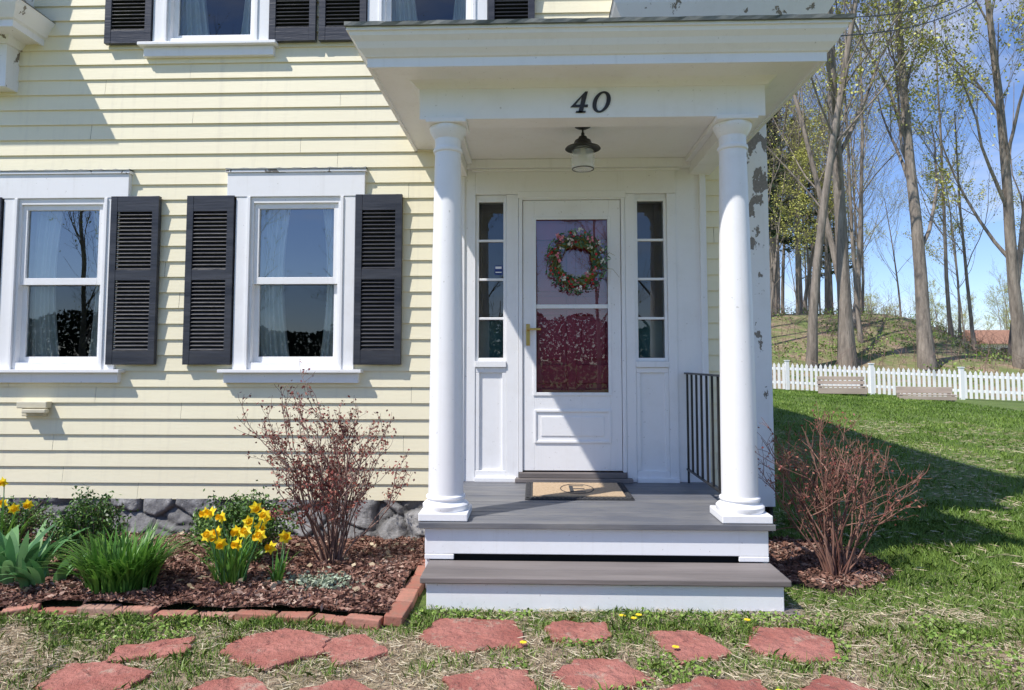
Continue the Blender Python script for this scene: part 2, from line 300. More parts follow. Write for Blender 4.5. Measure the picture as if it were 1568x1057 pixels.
def window(idx,w,lower=True):
    x0,x1,z0,z1=w; P=empty('window_%d'%idx,parent=house); zm=(z0+z1)/2+.005
    T=Batch('casing',M['white'],P)
    T.box(x0-.10,x0,-.045,.03,z0-.05,z1+.02); T.box(x1,x1+.10,-.045,.03,z0-.05,z1+.02)
    T.box(x0-.012,x0+.012,-.056,-.04,z0-.05,z1+.02) ; T.box(x1-.012,x1+.012,-.056,-.04,z0-.05,z1+.02)
    if lower:
        T.box(x0-.17,x1+.17,-.05,.03,z1+.021,z1+.205)
    else: T.box(x0-.1,x1+.1,-.05,.03,z1+.021,z1+.205)
    T.box(x0-.19,x1+.17,-.095,.03,z0-.075,z0-.051); T.box(x0-.16,x1+.14,-.055,.02,z0-.15,z0-.076); T.done()
    if lower:
        T=Batch('head_cap',M['peel2'],P); T.box(x0-.18,x1+.18,-.062,.03,z1+.206,z1+.228); T.done()
        V=[];F=[]
        xs_=np.linspace(x0-.18,x1+.18,40)
        for i,xx in enumerate(xs_):
            wv=.0035*math.sin(i*1.3+idx)+.002*math.sin(i*3.1); V+=[(xx,-.068,z1+.2285),(xx,-.066+wv*.5,z1+.236+wv),(xx,.0,z1+.242)]
        for i in range(39):
            for k in range(2): F.append((i*3+k,i*3+k+1,i*3+k+4,i*3+k+3))
        mesh_np('head_flashing',V,F,M['drip'],P)
    F=Batch('vinyl_frame',M['white'],P,.002)
    t=.032
    F.box(x0,x0+t,-.035,.05,z0-.05,z1+.02); F.box(x1-t,x1,-.035,.05,z0-.05,z1+.02); F.box(x0+t,x1-t,-.035,.05,z1-.025,z1+.02); F.box(x0+t,x1-t,-.035,.05,z0-.05,z0)
    a,c=x0+t,x1-t; s=.038
    F.box(a,a+s,-.018,.012,zm-.03,z1-.025); F.box(c-s,c,-.018,.012,zm-.03,z1-.025); F.box(a+s,c-s,-.018,.012,z1-.065,z1-.025); F.box(a+s,c-s,-.018,.012,zm-.03,zm+.022)
    F.box(a,a+s,.014,.044,z0,zm-.031); F.box(c-s,c,.014,.044,z0,zm-.031); F.box(a+s,c-s,.014,.044,z0,z0+.045); F.done()
    mesh_np('upper_glass',[(a+s,0,zm+.02),(c-s,0,zm+.02),(c-s,0,z1-.06),(a+s,0,z1-.06)],[(0,1,2,3)],M['glass'],P)
    mesh_np('lower_glass',[(a+s,.03,z0+.04),(c-s,.03,z0+.04),(c-s,.03,zm-.02),(a+s,.03,zm-.02)],[(0,1,2,3)],M['screen'],P)
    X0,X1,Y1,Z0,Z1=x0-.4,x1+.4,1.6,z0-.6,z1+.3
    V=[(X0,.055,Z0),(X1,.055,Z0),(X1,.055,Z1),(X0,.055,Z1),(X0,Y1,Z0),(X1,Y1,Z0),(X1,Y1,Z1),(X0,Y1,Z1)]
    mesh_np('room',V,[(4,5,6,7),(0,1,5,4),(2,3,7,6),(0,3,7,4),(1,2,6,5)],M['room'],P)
    J=Batch('inner_jamb',M['white'],P,0); J.box(X0,x0,.052,.07,Z0,Z1); J.box(x1,X1,.052,.07,Z0,Z1); J.box(x0,x1,.052,.07,z1,Z1); J.box(x0,x1,.052,.07,Z0,z0-.02); J.done()
    for (c0,c1,gz) in ((x0+.0,x0+.29,0),(x1-.20,x1+.0,1)):
        us=np.linspace(c0,c1,80); zs=np.linspace(z0-.05,z1,14); U,Zq=np.meshgrid(us,zs); k=(Zq-z0)/(z1-z0)
        Uq=c0+(U-c0)*(1-.22*np.sin(k*3)) if gz==0 else c1-(c1-U)*(1-.22*np.sin(k*3))
        Yq=.10+.02*np.sin((U-c0)*150+.6*np.sin(k*4))+.01*np.sin(U*61)
        I=np.arange(U.size).reshape(U.shape); Fq=np.stack([I[:-1,:-1],I[:-1,1:],I[1:,1:],I[1:,:-1]],-1).reshape(-1,4)
        mesh_np('curtain',np.stack([Uq,Yq,Zq],-1).reshape(-1,3),Fq,M['curtain'],P,smooth=True)
for i,w in enumerate(wins): window(i,w,i<2)
def shutter(x0,x1,z0,z1):
    P=empty('shutter',parent=house); T=Batch('louvered_panel',M['shutter'],P,.002); st=.05; H=z1-z0
    T.box(x0,x0+st,-.062,-.024,z0,z1); T.box(x1-st,x1,-.062,-.024,z0,z1)
    rails=[(z0,z0+.105),(z0+H*.5-.005,z0+H*.5+.075),(z1-.12,z1)] if z0<3 else [(z0,z0+.105),(z0+.6,z0+.66),(z1-.12,z1)]
    for a,b_ in rails: T.box(x0+st,x1-st,-.060,-.024,a,b_)
    for (a,b_) in ((rails[0][1],rails[1][0]),(rails[1][1],rails[2][0])):
        n=int((b_-a)/.0285); s=(b_-a)/n
        for k in range(n):
            zc=a+s*(k+.5); c=Vector(((x0+x1)/2,-.042,zc)); T.box(x0+st,x1-st,-.060,-.026,zc-.0035,zc+.0035,Matrix.Rotation(math.radians(38),3,'X'),c)
    T.box(x0+st,x1-st,-.028,-.025,z0+.1,z1-.1); T.done()
for s in ((-3.205,-2.835),(-2.62,-2.26),(-1.335,-.985),(-4.43,-4.06)): shutter(s[0],s[1],1.36,2.635)
for s in ((-3.31,-2.945),(-2.025,-1.665),(-1.64,-1.275),(-.345,.01)): shutter(s[0],s[1],3.83,5.1)
def ringprof(name,rect,prof,mat,parent):
    x0,x1,yf=rect; V=[];F=[]
    for o,z in prof: V+=[(x0-o,0.0,z),(x0-o,yf-o,z),(x1+o,yf-o,z),(x1+o,0.0,z)]
    for i in range(len(prof)-1):
        for k in range(3): F.append((i*4+k,i*4+k+1,(i+1)*4+k+1,(i+1)*4+k))
    return mesh_np(name,V,F,mat,parent)
for nm,r,dz,top in (('upper_left_cornice',(-6.0,-4.01,-.14),0,4.9),('upper_right_cornice',(.80,1.72,-.42),-.24,HZ+.1)):
    P=empty(nm,parent=house)
    ringprof('cornice_mould',r,[(0,3.47+dz),(0,3.80+dz),(.02,3.80+dz),(.05,3.85+dz),(.17,3.86+dz),(.17,3.84+dz),(.19,3.84+dz),(.19,3.89+dz),(.21,3.90+dz),(.26,3.99+dz),(.27,4.02+dz)],M['peel2'],P)
    B=Batch('cornice_core',M['peel2'],P,0); B.box(r[0]+.004,r[1]-.004,r[2]+.004,0.02,3.475+dz,3.9+dz); B.box(r[0]-.1,r[1]+.1,r[2]-.1,.02,3.95+dz,top); B.done()  # right core runs up out of view, shaped to cast more lawn shadow
    x0,x1,yf=r; o=.275; zz=4.02+dz; V=[(x0-o,0,zz),(x0-o,yf-o,zz),(x1+o,yf-o,zz),(x1+o,0,zz),(x0+.1,0,zz+.28),(x1-.1,0,zz+.28)]
    mesh_np('cornice_roof',V,[(0,1,4),(1,2,5,4),(2,3,5),(0,3,2,1)],M['shingle'],P)
    if top>5:
        B=Batch('shadow_bay_roof',M['shingle'],P,0); B.box(x0-.3,x1+.35,yf-.35,.1,top,top+.12); B.done()  # unseen roof added over the right cornice to widen the lawn shadow
P=empty('wall_vent',parent=house); B=Batch('vent_hood',M['cream'],P,.006)
B.box(-3.86,-3.63,-.075,-.012,1.035,1.085); B.box(-3.83,-3.66,-.06,-.012,.975,1.034); B.box(-3.80,-3.62,-.10,-.055,1.0,1.03); B.done()
# ---------------------------------------------------------------- PORCH
porch=empty('front_porch',parent=house)
FZ=.51; YF=-1.32
B=Batch('floor_boards',M['deck'],porch,.003); nb=14; w=(0-YF)/nb
for k in range(nb): B.box(-.63,1.29,YF+k*w+.0025,YF+(k+1)*w-.0025,FZ-.032+random.uniform(-.0008,.0008),FZ+random.uniform(-.0015,.0015))
B.done()
B=Batch('porch_skirt',M['white'],porch,.004)
B.box(-.60,1.26,YF+.035,YF+.055,.335,FZ-.034); B.box(-.60,-.575,YF+.056,-.03,.14,FZ-.034); B.box(1.235,1.26,YF+.056,-.03,.14,FZ-.034)
B.box(-.60,-.44,YF+.031,YF+.054,.306,.334); B.box(1.10,1.26,YF+.031,YF+.054,.306,.334)
B.done()
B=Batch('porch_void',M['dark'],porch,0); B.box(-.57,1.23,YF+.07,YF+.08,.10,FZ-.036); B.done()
B=Batch('step_tread',M['tread'],porch,.006); B.box(-.575,1.265,YF-.275,YF-.13,.272,.304); B.box(-.575,1.265,YF-.125,YF+.028,.272,.304); B.done()
B=Batch('step_riser',M['white'],porch,.004); B.box(-.545,1.235,YF-.25,YF-.225,.12,.271); B.box(-.545,-.52,YF-.224,YF+.03,.12,.271); B.box(1.21,1.235,YF-.224,YF+.03,.12,.271); B.done()
B=Batch('step_footing',M['tread'],porch,.004); B.box(1.0,1.30,YF-.29,YF-.2,.1,.15); B.done()
for cx in (-.50,1.145):
    P=empty('porch_column',parent=porch); cy=-1.17
    B=Batch('plinth',M['white'],P,.005); B.box(cx-.135,cx+.135,cy-.135,cy+.135,FZ+.002,FZ+.045); B.box(cx-.115,cx+.115,cy-.115,cy+.115,2.742,2.769); B.done()
    pr=[(.125,.045),(.130,.055),(.130,.075),(.118,.088),(.106,.092),(.104,.104),(.112,.112),(.110,.122),(.102,.128)]
    H0,H1=.13,2.08
    for i in range(20):
        t=i/19; pr.append((.099-.024*(t**1.6),H0+(H1-H0)*t))
    pr+=[(.083,2.085),(.086,2.095),(.083,2.105),(.075,2.11),(.076,2.16),(.080,2.165),(.084,2.17),(.092,2.185),(.104,2.205),(.108,2.225),(.106,2.231)]
    lathe('shaft',pr,(cx,cy,FZ),M['white'],P,56)
ringprof('entablature',(-.655,1.31,-1.25),[(-.155,2.885),(-.155,2.77),(0,2.77),(0,2.945),(.012,2.948),(.02,2.96),(.035,2.972),(.055,2.982),(.225,2.987),(.225,2.972),(.245,2.972),(.245,3.022),(.256,3.026),(.262,3.035),(.285,3.06),(.30,3.09),(.322,3.115),(.327,3.135),(.338,3.136),(.338,3.158)],M['white'],porch)
V=[(-.993,0,3.159),(-.993,-1.588,3.159),(1.648,-1.588,3.159),(1.648,0,3.159),(-.3,0,3.55),(.95,0,3.55)]
mesh_np('porch_roof',V,[(0,1,4),(1,2,5,4),(2,3,5),(0,3,2,1)],M['shingle'],porch)
V=[];F=[];n=60
pts=[(-1.0,0),(-1.0,-1.6)]+[(x,-1.6) for x in np.linspace(-1.0,1.655,n)][1:]+[(1.655,0)]
for i,(x,y) in enumerate(pts):
    wv=.003*math.sin(i*1.7)+.002*math.sin(i*.6)
    ix,iy=(x+.03 if x<-.99 else (x-.03 if x>1.65 else x)),(y+.03 if y<-1.59 else y)
    V+=[(x,y-.004,3.152+wv*.3),(x,y-.006+wv,3.172+wv),(ix,iy,3.178),(ix,iy,3.152)]
for i in range(len(pts)-1):
    for k in range(4): F.append((i*4+k,i*4+(k+1)%4,(i+1)*4+(k+1)%4,(i+1)*4+k))
mesh_np('drip_edge',V,F,M['drip'],porch)
B=Batch('porch_ceiling',M['white'],porch,.002); B.box(-.50,.33,-1.10,-.0,2.885,2.90); B.box(.3325,1.155,-1.10,0,2.885,2.90)
B.box(-.50,1.155,-.09,-.03,2.82,2.884); B.box(-.499,-.46,-1.09,-.091,2.85,2.884); B.box(1.115,1.154,-1.09,-.091,2.85,2.884)
B.done()
en=empty('entry',parent=porch); T=Batch('entry_trim',M['white'],en,.003)
yb=.05
T.box(-.55,-.435,-.036,yb,FZ,2.88)
T.box(-.205,-.115,-.036,yb,FZ,2.63)
T.box(.675,.745,-.036,yb,FZ,2.63)
T.box(.985,1.05,-.036,yb,FZ,2.63)
T.box(1.05,1.27,-.026,yb,FZ,2.88)
T.box(-.435,1.049,-.040,yb,2.632,2.88)
T.box(-.46,1.08,-.062,-.041,2.80,2.819)
T.box(-.12,.68,-.05,-.037,2.60,2.65)
T.box(1.225,1.27,-.05,-.027,FZ,2.88); T.box(-.55,-.515,-.05,-.037,FZ,2.88)
for (a,c) in ((-.434,-.206),(.746,.984)):
    T.box(a,c,-.012,yb,FZ,1.34); T.box(a,c,-.048,-.012,1.341,1.385); T.box(a,c,-.012,yb,2.60,2.631)
    T.box(a,a+.03,-.030,-.013,FZ+.08,1.30); T.box(c-.03,c,-.030,-.013,FZ+.08,1.30); T.box(a,c,-.030,-.013,1.301,1.34); T.box(a,c,-.034,-.013,FZ,FZ+.079)
    T.box(a,a+.022,-.022,yb,1.386,2.599); T.box(c-.022,c,-.022,yb,1.386,2.599); T.box(a+.022,c-.022,-.022,yb,1.386,1.41); T.box(a+.022,c-.022,-.022,yb,2.577,2.599)
    for k in range(1,4):
        z=1.41+(2.577-1.41)*k/4; T.box(a+.022,c-.022,-.016,.01,z-.009,z+.009)
T.box(-.435,-.115,-.06,-.037,FZ,FZ+.03); T.box(.745,1.049,-.06,-.037,FZ,FZ+.03)
T.done()
for (a,c) in ((-.412,-.228),(.768,.962)):
    mesh_np('sidelight_glass',[(a,0,1.41),(c,0,1.41),(c,0,2.577),(a,0,2.577)],[(0,1,2,3)],M['screen'],en)
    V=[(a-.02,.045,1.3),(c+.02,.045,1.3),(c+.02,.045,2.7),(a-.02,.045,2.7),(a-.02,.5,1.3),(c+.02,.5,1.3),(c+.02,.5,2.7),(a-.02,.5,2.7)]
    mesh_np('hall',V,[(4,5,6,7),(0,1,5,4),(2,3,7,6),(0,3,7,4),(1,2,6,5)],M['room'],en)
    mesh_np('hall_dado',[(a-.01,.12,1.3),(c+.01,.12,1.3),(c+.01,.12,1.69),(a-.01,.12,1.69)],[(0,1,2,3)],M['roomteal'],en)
B=Batch('alarm_sign',simple('blue_sign',(.02,.05,.22),bs=0),en,.004); B.box(-.295,-.235,-.004,-.002,2.03,2.10); B.done()
B=Batch('alarm_sign_text',M['white'],en,0); B.box(-.288,-.242,-.0055,-.0045,2.075,2.092); B.box(-.288,-.242,-.0055,-.0045,2.045,2.053); B.done()
B=Batch('threshold',M['tread'],en,.004); B.box(-.14,.71,-.095,.04,FZ+.001,FZ+.03); B.box(-.11,.67,-.065,.04,FZ+.031,FZ+.068); B.done()
dr=empty('storm_door',parent=en); T=Batch('door_frame',M['white'],dr,.003)
x0,x1,z0,z1=-.113,.673,.58,2.61
T.box(x0,x0+.028,-.042,.03,z0,z1); T.box(x1-.028,x1,-.042,.03,z0,z1); T.box(x0+.028,x1-.028,-.042,.03,z1-.022,z1)
a,c=x0+.032,x1-.032
T.box(a,a+.085,-.030,.0,z0+.01,z1-.025); T.box(c-.085,c,-.030,.0,z0+.01,z1-.025); T.box(a+.085,c-.085,-.030,0,2.45,z1-.025); T.box(a+.085,c-.085,-.030,0,z0+.01,1.145)
T.box(a+.085,c-.085,-.026,-.002,1.775,1.805)
gx0,gx1=a+.085,c-.085
for (p,q,r_,s_) in ((gx0-.012,gx0+.012,1.133,2.462),(gx1-.012,gx1+.012,1.133,2.462)): T.box(p,q,-.038,-.031,r_,s_)
T.box(gx0+.012,gx1-.012,-.038,-.031,1.133,1.157); T.box(gx0+.012,gx1-.012,-.038,-.031,2.438,2.462)
for (p,q,r_,s_) in ((.0,.016,.79,1.03),(.544,.56,.79,1.03)): T.box(p,q,-.040,-.031,r_,s_)
T.box(.017,.543,-.040,-.031,.79,.806); T.box(.017,.543,-.040,-.031,1.014,1.03); T.box(.05,.51,-.036,-.031,.84,.98)
T.done()
mesh_np('storm_glass',[(gx0,-.015,1.14),(gx1,-.015,1.14),(gx1,-.015,2.455),(gx0,-.015,2.455)],[(0,1,2,3)],M['dglass'],dr)
B=Batch('inner_door',M['red'],dr,.005); B.box(x0,x1,.075,.11,z0,z1+.1)
cols=[(-.015,.245),(.315,.575)]; rows=[(.75,1.22),(1.36,1.73),(1.87,2.30)]
B.box(x0,cols[0][0],.050,.074,z0,z1+.1); B.box(cols[0][1],cols[1][0],.050,.074,z0,z1+.1); B.box(cols[1][1],x1,.050,.074,z0,z1+.1)
zz_=[z0]+[v_ for r_ in rows for v_ in r_]+[z1+.1]
for (pa,pb) in cols:
    for k in range(0,len(zz_),2): B.box(pa,pb,.050,.074,zz_[k],zz_[k+1])
    for (ra,rb) in rows: B.box(pa+.04,pb-.04,.056,.074,ra+.04,rb-.04)
B.done()
B=Batch('jamb',M['white'],dr,0); B.box(x0-.02,x0,.031,.10,z0-.06,z1+.1); B.box(x1,x1+.02,.031,.10,z0-.06,z1+.1); B.box(x0,x1,.031,.045,z1+.0,z1+.03); B.box(x0,x1,.031,.045,z0-.03,z0-.001); B.done()
B=Batch('door_handle',M['brass'],dr,.004); hx=x0+.068
B.box(hx-.014,hx+.014,-.040,-.031,1.50,1.66); B.box(hx-.008,hx+.008,-.075,-.041,1.61,1.63); B.box(hx-.008,hx+.095,-.085,-.070,1.612,1.628); B.done()
# house number
num=empty('house_number',(0,0,0)); yn=-1.25-.004
def sh(x,z,ox): return (ox+x*1.25+.25*z, yn, 2.797+z*1.02)
def ringnum(name,outer,inner,ox):
    V=[];n=len(outer)
    for yy in (yn-.004,yn+.0035):
        for (x,z) in outer+inner:
            p=sh(x,z,ox); V.append((p[0],yy,p[2]))
    F=[]
    for k in range(n):
        k2=(k+1)%n; F+= [(k,k2,n+k2,n+k),(2*n+k,2*n+n+k,2*n+n+k2,2*n+k2),(k,2*n+k,2*n+k2,k2),(n+k,n+k2,3*n+k2,3*n+k)]
    return mesh_np(name,V,F,M['black'],num)
o_=[(.040+.040*math.cos(t),.060+.060*math.sin(t)) for t in np.linspace(0,2*math.pi,40,endpoint=False)]
i_=[(.040+.021*math.cos(t),.060+.051*math.sin(t)) for t in np.linspace(0,2*math.pi,40,endpoint=False)]
ringnum('digit_zero',o_,i_,.322)
ringnum('digit_four',[(.0,.032),(.062,.032),(.062,.120),(.050,.120)],[(.020,.045),(.041,.045),(.041,.090),(.039,.088)],.202)
V=[];F=[]
for (a_,b_,c_,d_) in ((.041,.062,.0,.0325),(.062,.078,.032,.045),(.030,.074,.0,.009)):
    i=len(V)
    for yy in (yn-.0045,yn+.003):
        for (x,z) in ((a_,c_),(b_,c_),(b_,d_),(a_,d_)):
            p=sh(x,z,.202); V.append((p[0],yy,p[2]))
    F+=[(i,i+1,i+2,i+3),(i+4,i+7,i+6,i+5),(i,i+4,i+5,i+1),(i+1,i+5,i+6,i+2),(i+2,i+6,i+7,i+3),(i+3,i+7,i+4,i)]
mesh_np('digit_four_stem',V,F,M['black'],num)
# lantern
lan=empty('porch_lantern'); L=(.312,-.80,0)
lathe('ceiling_canopy',[(.005,2.885),(.05,2.884),(.05,2.872),(.03,2.862),(.008,2.855)],L,M['black'],lan,24)
t=Tubes(); t.add([Vector((L[0],L[1],2.86)),Vector((L[0],L[1],2.80))],[.006,.006],8)
for k in range(3):
    c=Vector((L[0],L[1],2.845-.02*k)); ps=[c+Vector((math.cos(q)*.009*(k%2),math.cos(q)*.009*(1-k%2),math.sin(q)*.013)) for q in np.linspace(0,2*math.pi,13)]; t.add(ps,[.0025]*13,6)
t.done('chain',M['black'],lan)
lathe('metal_shade',[(.012,2.815),(.024,2.81),(.034,2.79),(.05,2.785),(.058,2.765),(.066,2.755),(.108,2.738),(.113,2.730),(.106,2.731),(.055,2.748)],L,M['black'],lan,36)
gm,nt,b=newmat('lantern_glass'); b.inputs['Base Color'].default_value=(.9,.93,.93,1); b.inputs['Roughness'].default_value=.08; b.inputs['Alpha'].default_value=.30
lathe('glass_jar',[(.055,2.735),(.068,2.72),(.075,2.69),(.076,2.64),(.070,2.605),(.05,2.592),(.01,2.59)],L,gm,lan,32)
lathe('bulb',[(.014,2.74),(.014,2.71),(.026,2.69),(.03,2.67),(.022,2.645),(.005,2.635)],L,simple('bulb_glass',(.8,.72,.5),bs=0),lan,20)
t=Tubes()
for zz,rr_ in ((2.72,.070),(2.60,.068)):
    t.add([Vector((L[0]+rr_*math.cos(q),L[1]+rr_*math.sin(q),zz)) for q in np.linspace(0,2*math.pi,25)],[.003]*25,6)
t.done('cage_ring',M['black'],lan)
# railing
rl=empty('iron_railing'); B=Batch('rails',M['black'],rl,.002); X=1.11
B.box(X-.017,X+.017,-1.07,-.03,1.292,1.304); B.box(X-.009,X+.009,-1.07,-.03,.60,.612)
for k in range(8):
    y=-.06-k*.138; B.box(X-.007,X+.007,y-.007,y+.007,.612 if k else FZ+.001,1.292)
B.done()
# doormat
dm=empty('doormat'); B=Batch('rubber_border',M['rubber'],dm,.004)
x0,x1,y0,y1=-.06,.63,-.70,-.13; z=FZ+.003
B.box(x0,x1,y0,y1,z,z+.008)
for k in range(int((x1-x0)/.03)):
    for yy in (y0+.02,y1-.02): B.box(x0+.008+k*.03,x0+.026+k*.03,yy-.012,yy+.012,z+.008,z+.013)
for k in range(int((y1-y0)/.03)):
    for xx in (x0+.02,x1-.02): B.box(xx-.012,xx+.012,y0+.008+k*.03,y0+.026+k*.03,z+.008,z+.013)
B.done(); B=Batch('coir_center',M['coir'],dm,.003); B.box(x0+.05,x1-.05,y0+.05,y1-.05,z+.008,z+.018); B.done()
B=Batch('monogram',M['rubber'],dm,0); cx=.285; cy=-.42; zz=z+.018
B.box(cx-.05,cx-.025,cy-.12,cy+.12,zz,zz+.002)
for yy in (-.12,-.010,.098): B.box(cx-.024,cx+.05,cy+yy,cy+yy+.022,zz,zz+.002)
B.done(); t=Tubes(); t.add([Vector((cx+.11*math.cos(q),cy+.17*math.sin(q),zz+.001)) for q in np.linspace(0,2*math.pi,33)],[.003]*33,5); t.done('monogram_ring',M['rubber'],dm)
# wreath
wr=empty('door_wreath'); C=Vector((.312,-.075,2.115)); t=Tubes()
for k in range(16):
    R0=random.uniform(.125,.17); ph=random.uniform(0,6); ps=[]
    for q in np.linspace(0,2*math.pi,30):
        R=R0+.012*math.sin(5*q+ph); ps.append(C+Vector((R*math.cos(q),.02*math.sin(7*q+ph),R*math.sin(q))))
    t.add(ps,[.0035]*30,5)
for k in range(80):
    q=random.uniform(0,6.28); R=random.uniform(.13,.17); p=C+Vector((R*math.cos(q),random.uniform(-.03,.0),R*math.sin(q))); q2=q+random.uniform(.3,.7); R2=random.uniform(.19,.25) if random.random()<.6 else .10
    t.add([p,C+Vector((R2*math.cos(q2),random.uniform(-.06,0),R2*math.sin(q2)))],[.0025,.001],4)
t.add([C+Vector((.16,-.02,-.05)),C+Vector((.26,-.04,-.06)),C+Vector((.31,-.03,-.12))],[.002,.0015,.001],4)
t.add([C+Vector((.16,-.02,.03)),C+Vector((.24,-.04,.06)),C+Vector((.28,-.03,.04))],[.002,.0015,.001],4)
t.done('vine_ring',simple('olive_vine',(.38,.32,.05),(.20,.15,.05),bs=0),wr)
def ringpts(n,r0,r1,y0=-.06,y1=.01):
    q=rotz(n); R=rng.uniform(r0,r1,n); return np.stack([C.x+R*np.cos(q),C.y+rng.uniform(y0,y1,n),C.z+R*np.sin(q)],1),q
P_,q=ringpts(560,.115,.235); dirs=np.stack([np.cos(q+1),rng.normal(size=len(q))*.5,np.sin(q+1)],1)+rng.normal(size=(len(q),3))*.5
V,F=quads(P_,.044,.016,dirs); mesh_np('leaves',V,F,attrmat('wreath_leaf',[(0,(.04,.10,.06)),(.6,(.10,.22,.12)),(1,(.24,.34,.18))],.6),wr,np.repeat(rng.random(len(q)),4))
def blobs(name,P_,r,mat):
    V=[];F=[]
    ico=[(0,0,1),(.894,0,.447),(.276,.851,.447),(-.724,.526,.447),(-.724,-.526,.447),(.276,-.851,.447),(.724,.526,-.447),(-.276,.851,-.447),(-.894,0,-.447),(-.276,-.851,-.447),(.724,-.526,-.447),(0,0,-1)]
    fc=[(0,1,2),(0,2,3),(0,3,4),(0,4,5),(0,5,1),(1,6,2),(2,7,3),(3,8,4),(4,9,5),(5,10,1),(6,7,2),(7,8,3),(8,9,4),(9,10,5),(10,6,1),(11,7,6),(11,8,7),(11,9,8),(11,10,9),(11,6,10)]
    for p in P_:
        i=len(V); rr_=r*random.uniform(.7,1.2); V+=[(p[0]+rr_*a,p[1]+rr_*b_,p[2]+rr_*c_) for a,b_,c_ in ico]; F+=[tuple(i+k for k in f) for f in fc]
    return mesh_np(name,V,F,mat,wr,smooth=True)
blobs('berries',ringpts(48,.12,.22,-.085,-.03)[0],.0095,simple('red_berry',(.6,.02,.03),rough=.3,bs=0))
for nm,n,col in (('pink_blossom',11,(.75,.25,.30)),('white_blossom',15,(.80,.78,.70)),('blue_blossom',8,(.25,.3,.5))):
    P_,q=ringpts(n,.12,.22,-.09,-.05); Cc=np.repeat(P_,6,0)+rng.normal(size=(n*6,3))*.010; V,F=quads(Cc,.026,.02); mesh_np(nm,V,F,simple(nm,col,bs=0),wr)
# ---------------------------------------------------------------- GARDEN BED
bed_edge=[(-6.0,-1.76),(-2.75,-1.79),(-2.45,-1.66),(-1.85,-1.68),(-1.24,-1.71),(-.72,-1.76)]
def bedy(x): return np.interp(x,[p[0] for p in bed_edge],[p[1] for p in bed_edge])
def in_bed(x,y):
    a=(x<-.70)&(y>bedy(x)-.01)&(y<.0)
    b_=((x-1.68)/.44)**2+((y+.72)/.50)**2<1+.3*(vnoise(x,y,4,3)-.5)
    return a,(b_&(x>1.28))
def bedz(x,y): return G+.02+.035*vnoise(x,y,6,4)+.02*vnoise(x,y,15,5)-.085*sstep(-1.2,-.25,y)
bed=empty('mulch_bed')
bx=np.arange(-6,-.66,.03); by=np.arange(-1.80,.06,.03); U,Yb=np.meshgrid(bx,by); Yb2=np.maximum(Yb,bedy(U))
Z=bedz(U,Yb2)
I=np.arange(U.size).reshape(U.shape); F=np.stack([I[:-1,:-1],I[:-1,1:],I[1:,1:],I[1:,:-1]],-1).reshape(-1,4)
mesh_np('soil',np.stack([U,Yb2,Z],-1).reshape(-1,3),F,simple('dark_soil',(.10,.05,.035),(.05,.028,.02),rough=.95,scale=30,bs=1,bscale=80,bd=.02),bed,smooth=True)
def chips(name,xs,ys,zs,parent,l=(.015,.05)):
    n=len(xs); C_=np.stack([xs,ys,zs],1); d=rng.normal(size=(n,3)); d[:,2]*=.35; L_=rng.uniform(*l,n)
    V,F=quads(C_,L_,L_*rng.uniform(.2,.5,n),d); mesh_np(name,V,F,M['mulch'],parent,np.repeat(np.clip(rng.random(n)**1.2*.75+.35*vnoise(xs,ys,3,15),0,1),4))
xs=rng.uniform(-4.8,-.66,68000); ys=rng.uniform(-1.80,0,68000); a,_=in_bed(xs,ys); a|=(xs>-.8)&(xs<-.66)&(ys>-1.0); xs,ys=xs[a],ys[a]
chips('bark_chips',xs,ys,bedz(xs,ys)+.005+rng.uniform(0,.015,len(xs)),bed)
n=420; xs=rng.uniform(-4.5,-.8,n); ys=rng.uniform(-1.6,-.1,n); d=rng.normal(size=(n,3)); d[:,2]*=.4; V,F=quads(np.stack([xs,ys,bedz(xs,ys)+.025],1),.045,.03,d); mesh_np('dry_leaves',V,F,M['straw'],bed,np.repeat(rng.random(n)*.6,4))
bed2=empty('mulch_bed'); th=np.linspace(0,2*np.pi,60,endpoint=False); rr_=np.linspace(0,1,12); V=[]
for r_ in rr_:
    for q in th:
        k=1+.12*math.sin(3*q)+.06*math.sin(7*q); x=1.68+.42*k*r_*math.cos(q); y=-.72+.48*k*r_*math.sin(q); x=max(x,1.27); V.append((x,y,float(terrain(x,y))+.03*(1-r_**4)+.006))
F=[(i*60+k,i*60+(k+1)%60,(i+1)*60+(k+1)%60,(i+1)*60+k) for i in range(11) for k in range(60)]
mesh_np('soil',V,F,bpy.data.materials['dark_soil'],bed2,smooth=True)
xs=rng.uniform(1.27,2.25,8000); ys=rng.uniform(-1.4,.0,8000); k=((xs-1.68)/.45)**2+((ys+.72)/.52)**2<1; xs,ys=xs[k],ys[k]; chips('bark_chips',xs,ys,terrain(xs,ys)+.028+rng.uniform(0,.02,len(xs)),bed2)
